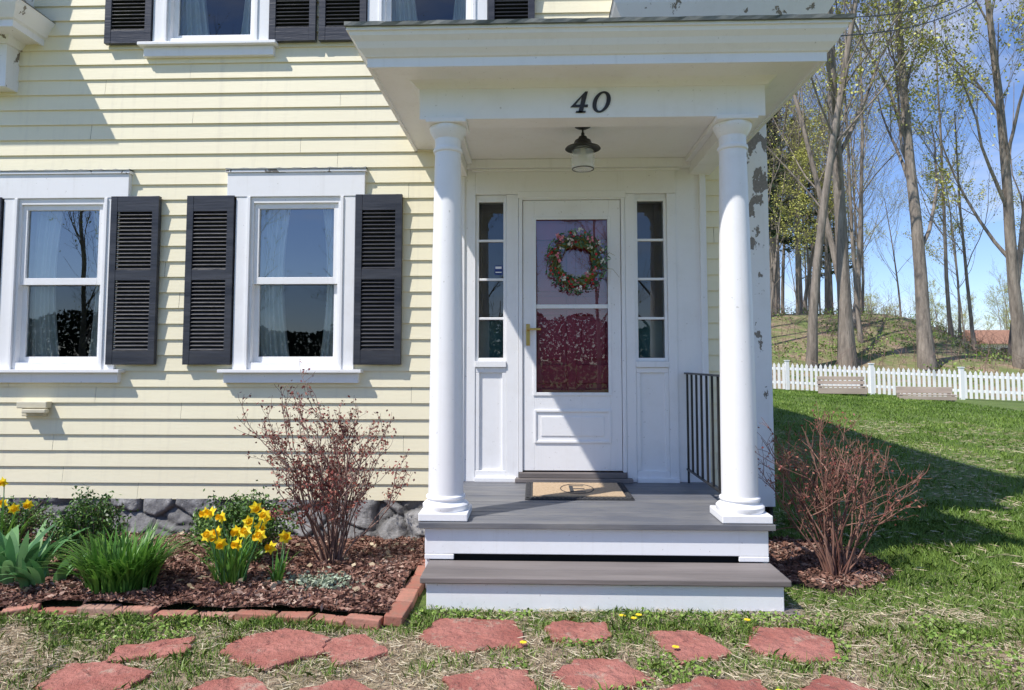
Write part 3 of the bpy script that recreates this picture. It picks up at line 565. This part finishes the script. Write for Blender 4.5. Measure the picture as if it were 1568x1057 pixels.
# brick edging
ed=empty('brick_edging'); V=[];F=[];A=[]
def brick(cx,cy,ang,z,l=.195,w_=.07,h=.05,tilt=0,cc=.5):
    R=Matrix.Rotation(ang,3,'Z')@Matrix.Rotation(tilt,3,'Y')@Matrix.Rotation(random.uniform(-.08,.08),3,'X'); i=len(V)
    for x in (-l/2,l/2):
        for y in (-w_/2,w_/2):
            for zz in (-h/2,h/2): p=R@Vector((x,y,zz)); V.append((cx+p.x,cy+p.y,z+p.z)); A.append(cc)
    for f in ((0,1,3,2),(4,6,7,5),(0,4,5,1),(2,3,7,6),(0,2,6,4),(1,5,7,3)): F.append(tuple(i+k for k in f))
path=[(x,y-.02) for x,y in bed_edge]
for (p,q_) in zip(path[:-1],path[1:]):
    L_=math.dist(p,q_); n=max(1,round(L_/.205)); ang=math.atan2(q_[1]-p[1],q_[0]-p[0])
    for k in range(n):
        t_=(k+.5)/n; brick(p[0]+(q_[0]-p[0])*t_,p[1]+(q_[1]-p[1])*t_+random.uniform(-.012,.012),ang+random.uniform(-.07,.07),G+.004+random.uniform(-.010,.010),L_/n-.008,tilt=random.uniform(-.05,.05),cc=random.random())
for k in range(5):
    brick(-.665+.008*k+random.uniform(-.006,.006),-1.70+.205*k,math.pi/2+random.uniform(-.06,.04),G+.022,.195,.09,cc=random.random())
o=mesh_np('bricks',V,F,M['brick'],ed,A); md=o.modifiers.new('b','BEVEL'); md.width=.006; md.segments=2
# flagstones
fs=empty('flagstone_path')
stones=[(-1.64,2.95,.33,.27),(-1.13,2.99,.43,.40),(-.785,3.0,.34,.30),(-.286,3.18,.48,.40),(.205,3.23,.30,.26),(.668,3.08,.36,.34),(1.117,3.11,.40,.36),(-1.705,2.67,.40,.28),(-1.15,2.60,.36,.26),(-.717,2.60,.36,.26),(-.177,2.70,.42,.28),(.262,2.80,.42,.25),(.68,2.64,.40,.26),(1.16,2.66,.38,.28),(-2.2,2.55,.4,.3),(1.6,2.5,.4,.3),(.25,2.35,.45,.3),(-.5,2.2,.4,.3),(.9,2.2,.4,.3),(-1.4,2.15,.4,.3)]
SP=[]
random.seed(31)
for x,d,w_,h_ in stones:
    n=random.randint(4,6); ph=random.random()*6; cor=[]
    for k in range(n):
        q=ph+2*math.pi*(k+random.uniform(-.26,.26))/n; c_,s_=math.cos(q),math.sin(q); e=(abs(c_)**3+abs(s_)**3)**(-1/3); r_=random.uniform(.92,1.14)*e; cor.append((w_/2*r_*c_,h_/2*r_*s_))
    pts=[]; NS=9
    for k in range(n):
        a_,b_=cor[k],cor[(k+1)%n]; bow=random.uniform(-.012,.014); dx_,dy_=b_[0]-a_[0],b_[1]-a_[1]; LL=math.hypot(dx_,dy_)
        for t_ in np.linspace(0,1,NS,endpoint=False):
            j=.004; o_b=bow*math.sin(math.pi*t_)+.006*math.sin(t_*13+k*5); pts.append((a_[0]+dx_*t_+dy_/LL*o_b+random.uniform(-j,j),a_[1]+dy_*t_-dx_/LL*o_b+random.uniform(-j,j)))
    y=d-5.07; zt=float(terrain(x,y))+.014; N=len(pts); V=[];F=[]; SP.append((x,y,pts))
    lv=[(1.0,-.03),(1.0,-.004),(.985,0),(.8,.001),(.5,.0015),(.2,.001)]
    for s_,dz in lv:
        for (px_,py_) in pts: V.append((x+px_*s_,y+py_*s_,zt+dz+(.004*math.sin(px_*22+x*9)*math.cos(py_*25))))
    for i in range(len(lv)-1):
        for k in range(N): F.append((i*N+k,i*N+(k+1)%N,(i+1)*N+(k+1)%N,(i+1)*N+k))
    F.append(tuple((len(lv)-1)*N+k for k in range(N))); mesh_np('flagstone',V,F,M['flag'],fs)
# ---------------------------------------------------------------- GRASS
def on_stone(x,y):
    r=np.zeros(len(x),bool)
    for (cx_,cy_,pts) in SP:
        P2=np.array(pts)*.96; dx_=x-cx_; dy_=y-cy_; cand=np.where((np.abs(dx_)<.4)&(np.abs(dy_)<.4))[0]; ins=np.zeros(len(cand),bool); X_=dx_[cand]; Y_=dy_[cand]
        for k in range(len(P2)):
            ax,ay=P2[k]; bx_,by_=P2[(k+1)%len(P2)]
            if ay==by_: continue
            c=((ay>Y_)!=(by_>Y_))&(X_<(bx_-ax)*(Y_-ay)/(by_-ay)+ax); ins^=c
        r[cand]|=ins
    return r
def ok(x,y):
    a,b_=in_bed(x,y); bad=a|b_|((x>-.80)&(x<-.6)&(y>-1.80)&(y<0))|((x>-.6)&(x<1.29)&(y>-1.57)&(y<0))|((x<HX1+.05)&(y>-.0))|((x<-.7)&(y>bedy(x)-.06)&(y<0))|on_stone(x,y)
    return ~bad
lawn=empty('lawn_grass'); dry=empty('dry_grass')
def patch(x,y):
    g=.55*vnoise(x,y,2.2,11)+.3*vnoise(x,y,6,12)+.15*vnoise(x,y,17,13)
    lush=sstep(-1.6,-.9,y)*sstep(1.1,1.6,x)
    edge_=np.exp(-((y+1.84)/.08)**2)*.14
    return g+lush*.6+edge_
N=220000; x=rng.uniform(-3.6,5.5,N); y=rng.uniform(-3.0,.4,N); k=ok(x,y); x,y=x[k],y[k]; p=patch(x,y); k=rng.random(len(x))<sstep(.45,.64,p)*.94+.06; x,y,p=x[k],y[k],p[k]
h=rng.uniform(.012,.038,len(x))*(1+.8*sstep(.9,1.2,p)); V,F=blades(x,y,terrain(x,y),h,rng.uniform(.002,.005,len(x)),1.3); mesh_np('near_blades',V,F,M['grass'],lawn,np.repeat(np.clip(rng.random(len(x))*.7+.3*vnoise(x,y,3,20),0,1),5))
N=120000; x=rng.uniform(1.3,11,N); y=.3+(rng.random(N)**1.4)*16.8; k=ok(x,y)&(x<(y+5.07)*.85)&(rng.random(N)<.35+.65*sstep(.25,.5,vnoise(x,y,2.4,71))); x,y=x[k],y[k]
h=rng.uniform(.025,.06,len(x)); V,F=blades(x,y,terrain(x,y),h,rng.uniform(.004,.008,len(x))*(1+.12*y),1.1); mesh_np('far_blades',V,F,M['grass'],lawn,np.repeat(np.clip(rng.random(len(x))*.5+.5*vnoise(x,y,1.2,20),0,1),5))
N=100000; x=rng.uniform(-3.6,4.5,N); y=rng.uniform(-3.0,-.9,N); k=ok(x,y); x,y=x[k],y[k]; p=patch(x,y); k=rng.random(len(x))<(1-sstep(.5,.75,p)*.8); x,y=x[k],y[k]
d=rng.normal(size=(len(x),3)); d[:,2]*=.18; V,F=quads(np.stack([x,y,terrain(x,y)+rng.uniform(.003,.018,len(x))],1),rng.uniform(.03,.08,len(x)),.0038,d); mesh_np('thatch',V,F,M['straw'],dry,np.repeat(rng.random(len(x)),4))
N=14000; x=rng.uniform(1.3,8,N); y=rng.uniform(-.9,8,N); k=ok(x,y)&(vnoise(x,y,2.4,71)<.55); x,y=x[k],y[k]; d=rng.normal(size=(len(x),3)); d[:,2]*=.2; V,F=quads(np.stack([x,y,terrain(x,y)+.03],1),.09,.006,d); mesh_np('lawn_thatch',V,F,M['straw'],dry,np.repeat(rng.random(len(x)),4))
N=300; tx=rng.uniform(-3,3.5,N); ty=np.where(rng.random(N)<.45,rng.normal(-1.80,.05,N),rng.uniform(-3,-1.7,N)); x=np.repeat(tx,40)+rng.normal(size=N*40)*.03; y=np.repeat(ty,40)+rng.normal(size=N*40)*.025; k=ok(x,y); x,y=x[k],y[k]
V,F=blades(x,y,terrain(x,y),rng.uniform(.02,.06,len(x)),rng.uniform(.003,.006,len(x)),1.2); mesh_np('grass_tufts',V,F,M['grass'],lawn,np.repeat(rng.random(len(x)),5))
N=26000; x=rng.uniform(-3,3.5,N); y=rng.uniform(-3,-1.6,N); k=ok(x,y)&(vnoise(x,y,3,31)>.55); x,y=x[k],y[k]; d=rng.normal(size=(len(x),3)); d[:,2]*=.3
V,F=quads(np.stack([x,y,terrain(x,y)+rng.uniform(.010,.03,len(x))],1),.02,.015,d); mesh_np('clover_leaves',V,F,M['grass'],lawn,np.repeat(rng.random(len(x))*.5+.4,4))
dn=empty('dandelion_flowers'); V=[];F=[]
for (x,y) in ((.42,-1.70),(.47,-1.73),(.50,-1.69),(-.05,-2.02),(1.0,-1.74),(.60,-2.06),(.15,-2.6),(.9,-2.45)):
    z=float(terrain(x,y))+.03
    for j in range(14):
        q=j*2*math.pi/14; i=len(V); c,s=math.cos(q),math.sin(q); V+=[(x,y,z+.004),(x+.013*c-.003*s,y+.013*s+.003*c,z+.003),(x+.017*c,y+.017*s,z),(x+.013*c+.003*s,y+.013*s-.003*c,z+.003)]; F.append((i,i+1,i+2,i+3))
mesh_np('flower_heads',V,F,simple('dandelion_yellow',(.9,.68,.02),bs=0),dn)
# ---------------------------------------------------------------- PLANTS
random.seed(17)
def strap(name,cx,cy,z,n,h,w_,spread,mat,parent,seg=6,lean=1.0):
    V=[];F=[];A=[]
    for k in range(n):
        q=random.uniform(0,6.28); r0=random.random()**.5*spread; bx_,by_=cx+r0*math.cos(q),cy+r0*math.sin(q); q+=random.uniform(-.8,.8); H=h*random.uniform(.65,1.1); le=random.uniform(.1,.7)*lean; c=random.random(); ww=w_*random.uniform(.7,1.2); i=len(V)
        for s in range(seg+1):
            t_=s/seg; ou=le*H*t_**1.8; zz=H*(t_-.35*le*t_**3); wd=ww*(1-t_**3)*(.6+.9*min(t_*2.5,1)*.5); dx,dy=math.cos(q),math.sin(q)
            for sg in (-1,1): V.append((bx_+dx*ou-dy*wd*sg/2,by_+dy*ou+dx*wd*sg/2,z+zz)); A.append(c)
        for s in range(seg): F.append((i+2*s,i+2*s+1,i+2*s+3,i+2*s+2))
    return mesh_np(name,V,np.array(F),mat,parent,A,True)
pz=G+.035
P=empty('daylily_clump'); strap('leaves',-2.18,-1.45,pz,560,.33,.013,.16,M['darkgreen'],P,6,1.3)
P=empty('tulip_plant'); strap('leaves',-2.88,-1.34,pz,40,.34,.060,.18,M['tulip'],P,7,1.5); strap('leaves_b',-2.62,-1.42,pz,20,.25,.05,.10,M['tulip'],P,7,1.6)
def daff(cx,cy,n,h,nb,sp=.09):
    P=empty('daffodil_clump'); strap('leaves',cx,cy,pz,n,h*.82,.013,sp,M['darkgreen'],P,6,1.0); t=Tubes(); V=[];F=[];A=[]
    for k in range(nb):
        q=random.uniform(0,6.28); r0=sp*random.random(); l=random.uniform(.02,.6); b0=Vector((cx+r0*math.cos(q),cy+r0*math.sin(q),pz)); H=h*random.uniform(.62,1.04)
        tp=b0+Vector((math.cos(q)*l*H*.8,math.sin(q)*l*H*.8,H)); t.add([b0,b0.lerp(tp,.5)+Vector((0,0,.02)),tp],[.004,.0035,.003],5)
        f=Vector((random.uniform(-.9,.9),-1,random.uniform(-.3,.5))).normalized(); u=f.orthogonal().normalized(); w2=f.cross(u); c=tp+f*.01
        for j in range(6):
            a_=j*math.pi/3; e=(u*math.cos(a_)+w2*math.sin(a_)); e2=f.cross(e); i=len(V); R=.038
            for pt in (c,c+e*R*.5+e2*.013-f*.002,c+e*R+f*random.uniform(-.012,.008),c+e*R*.5-e2*.013-f*.002): V.append(tuple(pt)); A.append(.6+.4*random.random())
            F.append((i,i+1,i+2,i+3))
        m_=10; i=len(V)
        for (rr2,dd) in ((.010,0),(.012,.015),(.017,.028)):
            for j in range(m_): a_=2*math.pi*j/m_; V.append(tuple(c+(u*math.cos(a_)+w2*math.sin(a_))*rr2*(1+.08*(j%2))+f*dd)); A.append(.0)
        for s in range(2):
            for j in range(m_): F.append((i+s*m_+j,i+s*m_+(j+1)%m_,i+(s+1)*m_+(j+1)%m_,i+(s+1)*m_+j))
    t.done('stems',M['tulip'],P); mesh_np('blooms',V,F,M['petal'],P,A)
daff(-1.63,-1.38,90,.41,17,.08); daff(-3.0,-1.38,30,.26,3,.06); daff(-3.35,-.80,24,.42,5,.10); daff(-1.38,-1.36,14,.26,3,.04)
def bush(name,cx,cy,rx,rz,n,mat,lsz=.03,zc=None):
    P=empty(name); zc=pz+rz*.9 if zc is None else zc; t=Tubes(); tips=[]
    for k in range(90):
        d=Vector((random.gauss(0,1),random.gauss(0,1),random.gauss(.3,.9))).normalized(); lump=.65+.45*random.random()
        e=Vector((cx+d.x*rx*lump,cy+d.y*rx*lump,zc+d.z*rz*lump)); e.z=max(e.z,pz-.03); b0=Vector((cx+random.uniform(-.04,.04),cy+random.uniform(-.04,.04),pz-.05)); md_=b0.lerp(e,.5)+Vector((0,0,.03)); t.add([b0,md_,e],[.005,.0035,.001],4); tips.append((md_,e))
    t.done('stems',M['twig'],P); Cs=[]
    for a_,b_ in tips:
        m_=n//90; s=rng.uniform(.25,1.1,m_)[:,None]; Cs.append(np.array(a_)[None]*(1-s)+np.array(b_)[None]*s+rng.normal(size=(m_,3))*rx*.09)
    Cs=np.concatenate(Cs); Cs[:,2]=np.maximum(Cs[:,2],pz-.03); V,F=quads(Cs,lsz,lsz*.5); mesh_np('leaves',V,F,mat,P,np.repeat(np.clip(rng.random(len(Cs))*.6+.4*vnoise(Cs[:,0]*1.0,Cs[:,2]+Cs[:,1],14,3),0,1),4))
bush('boxwood_shrub',-2.68,-.98,.20,.22,5600,M['box'],.024)
bush('evergreen_shrub',-1.80,-.84,.30,.20,7000,M['box'],.026)
bush('low_green_shrub',-3.45,-.6,.26,.15,3000,M['box'],.024)
P=empty('lambs_ear_plant'); Cs=rng.normal(size=(900,3))*np.array([.085,.05,.012])+np.array([-1.15,-1.38,pz+.035]); d=rng.normal(size=(900,3)); d[:,2]=np.abs(d[:,2])*.6; V,F=quads(Cs,.03,.014,d); mesh_np('leaves',V,F,M['lamb'],P,np.repeat(rng.random(900),4))
def bareshrub(name,cx,cy,z,H,spread,nst,twm,leafn,lsz,seed,up=.05):
    random.seed(seed); P=empty(name); t=Tubes(); Cs=[]
    def grow(p,d,L_,r,dep):
        n=5; ps=[p]; q=p.copy(); dd=d.copy()
        for i in range(n):
            dd=(dd+Vector((random.gauss(0,.14),random.gauss(0,.14),random.gauss(up,.10)))).normalized(); q=q+dd*L_/n; ps.append(q.copy())
        t.add(ps,[max(r*(1-.6*i/n),.0011) for i in range(n+1)],5 if dep<2 else 4)
        if dep<3:
            for k in range(random.randint(2,4)):
                i=random.randint(2,n); dv=(dd+Vector((random.gauss(0,.55),random.gauss(0,.55),random.gauss(0.15,.35)))).normalized(); grow(ps[i],dv,L_*random.uniform(.32,.56),r*.6,dep+1)
        if dep>=1:
            for k in range(leafn):
                if random.random()<.75: i=random.randint(1,n); Cs.append(ps[i]+Vector((random.gauss(0,.012),random.gauss(0,.012),random.gauss(0,.012))))
    for k in range(nst):
        q=random.uniform(0,6.28); l=random.random()**.7*spread/H; d=Vector((math.cos(q)*l,math.sin(q)*l*.8,1)).normalized()
        grow(Vector((cx+.07*math.cos(q)*random.random(),cy+.07*math.sin(q)*random.random(),z)),d,H*random.uniform(.50,.78),.0065,0)
    t.done('branches',twm,P); Cs=np.array([tuple(c) for c in Cs]); V,F=quads(Cs,rng.uniform(.6,1.2,len(Cs))*lsz,lsz*.55); mesh_np('leaves',V,F,M['redleaf'],P,np.repeat(rng.random(len(Cs)),4))
bareshrub('red_leafed_shrub',-1.24,-.86,pz-.03,.98,.55,36,M['twig'],3,.025,5)
bareshrub('bare_rose_shrub',1.74,-1.0,G+.02,.86,.32,36,M['twigred'],1,.020,9)
# ---------------------------------------------------------------- TREES
def maketree(seed,H,r,maxd,forks,leaves,lsz,spread=.5,first=.35,nm='tree',trk_n=12,kids=(4,6),j0=.022,j1=.11):
    random.seed(seed); t=Tubes(); Cs=[]
    def grow(p,d,L_,r_,dep,up):
        n=10 if dep==0 else (6 if dep==1 else 4); ps=[p]; q=p.copy(); dd=d.copy()
        for i in range(n):
            j=j0 if dep==0 else j1; dd=(dd+Vector((random.gauss(0,j),random.gauss(0,j),random.gauss(up,j*.6)))).normalized(); q=q+dd*L_/n; ps.append(q.copy())
        rad=[r_*(1-.72*(i/n)**.9) for i in range(n+1)]
        if dep==0: rad[0]*=1.35; rad[1]*=1.02
        t.add(ps,[max(x,.005) for x in rad],trk_n if dep==0 else (7 if dep==1 else (5 if dep==2 else 3)),.5)
        if dep<maxd:
            nk=forks if dep==0 else random.randint(*kids)
            for k in range(nk):
                f=first+(1-first)*(k+random.random())/nk if dep==0 else random.uniform(.25,1); i=min(int(f*n),n-1); pp=ps[i].lerp(ps[i+1],f*n-i)
                sp=spread*random.uniform(.6,1.4)*(1.0 if dep else 1); a_=random.uniform(0,6.28); loc=(ps[i+1]-ps[i]).normalized(); u=loc.orthogonal().normalized(); u.rotate(Matrix.Rotation(a_,3,loc)); dv=(loc+u*sp*1.1).normalized()
                grow(pp,dv,L_*(random.uniform(.20,.38)*(1.3-.6*f) if dep==0 else random.uniform(.35,.6)),rad[i]*random.uniform(.28,.45),dep+1,.09)
        if dep>=maxd-1:
            for k in range(leaves):
                i=random.randint(1,n); Cs.append(tuple(ps[i]+Vector((random.gauss(0,.12),random.gauss(0,.12),random.gauss(0,.12)))))
    grow(Vector((0,0,-.3)),Vector((random.gauss(0,.03),random.gauss(0,.03),1)).normalized(),H,r,0,.01)
    br=t.done(nm+'_trunk',M['bark'],None,False); lf=None
    if Cs: Cs=np.array(Cs); V,F=quads(Cs,rng.uniform(.6,1.3,len(Cs))*lsz,lsz*.7); lf=mesh_np(nm+'_leaves',V,F,M['leaf'],None,np.repeat(rng.random(len(Cs)),4),False,False)
    return br,lf
def place(pair,name,x,y,s=1,rz=0,parent=None,tilt=0):
    e=empty(name,(x,y,float(terrain(x,y))),parent); e.rotation_euler=(0,tilt,rz); e.scale=(s,s,s)
    for o in pair:
        if o is None: continue
        c=bpy.data.objects.new(o.name,o.data); S.collection.objects.link(c); c.parent=e
    return e
TA=maketree(11,20,.26,4,10,3,.12,.5,.28); TB=maketree(23,19,.25,4,10,4,.13,.55,.20); TC=maketree(35,18,.145,3,13,4,.12,.5,.30); TD=maketree(41,16,.10,3,12,1,.10,.5,.28)
TE=maketree(52,11,.13,3,14,1,.10,.75,.10,kids=(5,6)); TF=maketree(77,13,.11,3,12,9,.14,.7,.25)
place(TA,'tall_tree',11.75,21,1.05,.5); place(TB,'tall_tree',14.7,21,1.05,2.0); place(TC,'tall_tree',10.25,20.6,1.2,1.0); place(TB,'tall_tree',18.5,21.5,.95,4.2); place(TC,'tall_tree',12.3,21.8,1.0,3.0,None,.12)
wood=empty('woodland'); random.seed(99)
for k in range(54):
    y=random.uniform(23,54); d=y+5.07; r_=random.uniform(.29,.48) if random.random()<.78 else random.uniform(.48,.80); place(random.choice((TC,TD,TD,TD,TF)),'wood_tree',r_*d,y,random.uniform(.55,1.1),random.uniform(0,6.28),wood,random.gauss(0,.05))
far=empty('distant_tree_line')
for k in range(56):
    y=random.uniform(80,150); d=y+5; place(random.choice((TC,TD,TF)),'far_tree',random.uniform(.45,.90)*d,y,random.uniform(.35,.8),random.uniform(0,6.28),far)
def conifer(seed,H):
    random.seed(seed); t=Tubes(); t.add([Vector((0,0,-.2)),Vector((0,0,H*.5)),Vector((0,0,H))],[.22,.14,.03],8); Cs=[];D=[]
    z=H*.35
    while z<H:
        R=(1-z/H)*H*.20+.3
        for k in range(6):
            a_=random.uniform(0,6.28); Rk=R*random.uniform(.5,1.2); e=Vector((math.cos(a_)*Rk,math.sin(a_)*Rk,z-.12*Rk)); t.add([Vector((0,0,z)),e],[.03,.008],4)
            for j in range(30):
                s=random.uniform(.35,1.02); Cs.append((e.x*s+random.gauss(0,.16),e.y*s+random.gauss(0,.16),z-.12*Rk*s+random.gauss(0,.09))); D.append((math.cos(a_)+random.gauss(0,.5),math.sin(a_)+random.gauss(0,.5),random.gauss(.1,.4)))
        z+=.5
    tr=t.done('pine_trunk',M['bark'],None,False); V,F=quads(np.array(Cs),.42,.09,np.array(D)); nd=mesh_np('pine_needles',V,F,M['needle'],None,np.repeat(rng.random(len(Cs)),4),False,False); return tr,nd
CA=conifer(3,13)
for (r_,y,s) in ((.35,34,1.0),(.385,39,1.05),(.43,46,.9),(.33,29,.9)): place(CA,'pine_tree',r_*(y+5.07),y,s,random.random()*6)
# trees behind the viewer, seen in window reflections; hedge added to darken the reflections
back=empty('street_trees'); random.seed(5)
for k in range(26): place(random.choice((TD,TE,TE,TE)),'street_tree',-32+k*2.0+random.uniform(-1,1),random.uniform(-27,-15),random.uniform(.7,1.1),random.uniform(0,6.28),back)
hd=empty('reflection_hedge'); N=60000; x=rng.uniform(-40,26,N); hh=2.2+1.6*vnoise(x,0*x,.35,61)+.6*vnoise(x,0*x,1.7,62); z=G+rng.random(N)**.8*hh; y=-29+rng.normal(size=N)*.4
V,F=quads(np.stack([x,y,z],1),.20,.15); mesh_np('leaves',V,F,M['hedge'],hd,np.repeat(rng.random(N),4))
br=empty('brush_undergrowth'); t=Tubes()
for k in range(1000):
    y=random.uniform(19,34); x=random.uniform(.28,.74)*(y+5); z=float(terrain(x,y)); h=random.uniform(.3,1.3); p=Vector((x,y,z)); t.add([p,p+Vector((random.gauss(0,.15),random.gauss(0,.15),h*.5)),p+Vector((random.gauss(0,.4),random.gauss(0,.4),h))],[.009,.006,.003],3)
t.done('stems',M['twig'],br)
N=9000; y=rng.uniform(18.5,34,N); x=rng.uniform(.28,.8,N)*(y+5); k=vnoise(x,y,.5,44)>.55; x,y=x[k],y[k]; V,F=quads(np.stack([x,y,terrain(x,y)+rng.uniform(.02,.35,len(x))],1),.11,.07); mesh_np('brush_leaves',V,F,M['grass'],br,np.repeat(rng.random(len(x)),4))
# ---------------------------------------------------------------- FENCE
fn=empty('white_picket_fence'); A0=(5.6,17.25); A1=(16.5,14.6); L_=math.dist(A0,A1); n=int(L_/.135); dx,dy=(A1[0]-A0[0])/L_,(A1[1]-A0[1])/L_; ang=math.atan2(dy,dx); Rz=Matrix.Rotation(ang,3,'Z')
V=[];F=[]
for k in range(n):
    x,y=A0[0]+dx*k*.135,A0[1]+dy*k*.135; z=float(terrain(x,y))+random.uniform(-.012,.012); i=len(V)
    for yy in (-.01,.01):
        for (px_,pzv) in ((-.038,.05),(.038,.05),(.038,.80),(0,.87),(-.038,.80)): p=Rz@Vector((px_,yy-.03,0)); V.append((x+p.x,y+p.y,z+pzv))
    F+=[(i,i+1,i+2,i+3,i+4),(i+9,i+8,i+7,i+6,i+5)]+[(i+j,i+5+j,i+5+(j+1)%5,i+(j+1)%5) for j in range(5)]
mesh_np('pickets',V,F,M['white'],fn)
B=Batch('rails_and_posts',M['white'],fn,.004)
s=0
while s<L_-2.4:
    x,y=A0[0]+dx*s,A0[1]+dy*s; x2,y2=A0[0]+dx*(s+2.4),A0[1]+dy*(s+2.4); z=float(terrain(x,y)); z2=float(terrain(x2,y2))
    B.box(x-.055,x+.055,y-.055,y+.055,z-.05,z+.93); B.box(x-.07,x+.07,y-.07,y+.07,z+.931,z+.96)
    for hh in (.22,.65):
        i=len(B.V); nx_,ny_=-dy*.02,dx*.02
        for (qx,qy,qz) in ((x,y,z),(x2,y2,z2)):
            for sg in (-1,1):
                for zz in (0,.08): B.V.append((qx+nx_*sg,qy+ny_*sg,qz+hh+zz))
        for f in ((0,1,3,2),(4,6,7,5),(0,4,5,1),(2,3,7,6),(0,2,6,4),(1,5,7,3)): B.F.append(tuple(i+k for k in f))
    s+=2.4
B.done()
for (x,y,w_,hh) in ((8.85,15.0,1.25,.42),(10.6,13.9,1.35,.26)):
    z=float(terrain(x,y)); P=empty('wooden_garden_bench',(x,y,z)); P.rotation_euler=(0,0,ang-.05); B=Batch('seat_and_back',M['wood'],P,.006)
    for k in range(3): B.box(-w_/2,w_/2,-.28+k*.12,-.28+k*.12+.11,hh*.55,hh*.55+.03)
    for k in range(2): B.box(-w_/2,w_/2,.09,.12,hh*.72+k*hh*.3,hh*.72+k*hh*.3+.1)
    for sx_ in (-w_/2+.03,w_/2-.1): B.box(sx_,sx_+.07,-.24,-.17,-.02,hh*.54); B.box(sx_,sx_+.07,.125,.18,-.02,hh*1.2)
    B.box(-w_/2,w_/2,-.30,-.281,hh*.1,hh*.5); B.done()
for (r_,y,w_) in ((.71,78,10),):
    x=r_*(y+5); z=float(terrain(x,y)); P=empty('distant_house',(x,y,z)); B=Batch('walls',M['siding'],P,0); B.box(-w_/2,w_/2,0,7,-1,2.2); B.done()
    B=Batch('windows',M['dark'],P,0)
    for k in range(3): B.box(-w_/2+1.5+k*2.8,-w_/2+2.5+k*2.8,-.02,.01,.6,1.7)
    B.done(); mesh_np('roof',[(-w_/2-.4,-.4,2.2),(w_/2+.4,-.4,2.2),(w_/2+.4,7.4,2.2),(-w_/2-.4,7.4,2.2),(-w_/2-.4,3.5,4.0),(w_/2+.4,3.5,4.0)],[(0,1,5,4),(2,3,4,5),(1,2,5),(3,0,4),(0,3,2,1)],M['roof2'],P)
pl=empty('power_line'); t=Tubes()
for o in (0,.5):
    a_=Vector((7.0,12,9.6+o)); b_=Vector((22,24,19.5+o)); t.add([a_.lerp(b_,s)-Vector((0,0,1.2*math.sin(math.pi*s))) for s in np.linspace(0,1,14)],[.018]*14,5)
t.done('cables',M['black'],pl)
# ---------------------------------------------------------------- LIGHT
sd=Vector((.56,.42,-1)).normalized(); el=math.asin(-sd.z)
su=bpy.data.lights.new('sun','SUN'); su.energy=5.0; su.angle=math.radians(.6); su.color=(1,.955,.90); so=bpy.data.objects.new('sun',su); S.collection.objects.link(so); so.rotation_euler=sd.to_track_quat('-Z','Y').to_euler(); so.location=(-10,-10,20)
w=bpy.data.worlds.new('World'); S.world=w; w.use_nodes=True; nt=w.node_tree; bg=nt.nodes['Background']; bg.inputs[1].default_value=.15
sk=nt.nodes.new('ShaderNodeTexSky'); sk.sky_type='NISHITA'; sk.sun_disc=False; sk.sun_elevation=el; sk.sun_rotation=math.atan2(-sd.x,-sd.y); sk.air_density=1.0; sk.dust_density=.15; sk.ozone_density=1.5
tc=nt.nodes.new('ShaderNodeTexCoord'); mp=nt.nodes.new('ShaderNodeMapping'); mp.inputs['Scale'].default_value=(1,1,2.6); nt.links.new(tc.outputs['Generated'],mp.inputs[0])
skc=mix(nt,1.0,sk.outputs[0],(.84,.93,1.18),'MULTIPLY')
n=noise(nt,mp.outputs[0],3.2,8,.6); cf=ramp(nt,n,[(.54,0.0),(.76,.6)]); c=mix(nt,cf,skc,(6.6,6.7,6.9)); nt.links.new(c,bg.inputs[0])
# ---------------------------------------------------------------- CAMERA
cd=bpy.data.cameras.new('camera'); cam=bpy.data.objects.new('camera',cd); S.collection.objects.link(cam); S.camera=cam
cd.sensor_width=36; cd.lens=23.99; cd.shift_y=-.0258; cd.clip_start=.05; cd.clip_end=4000
cam.location=(0,-5.07,1.38); cam.rotation_euler=(math.radians(93.637),0,math.radians(1.855))
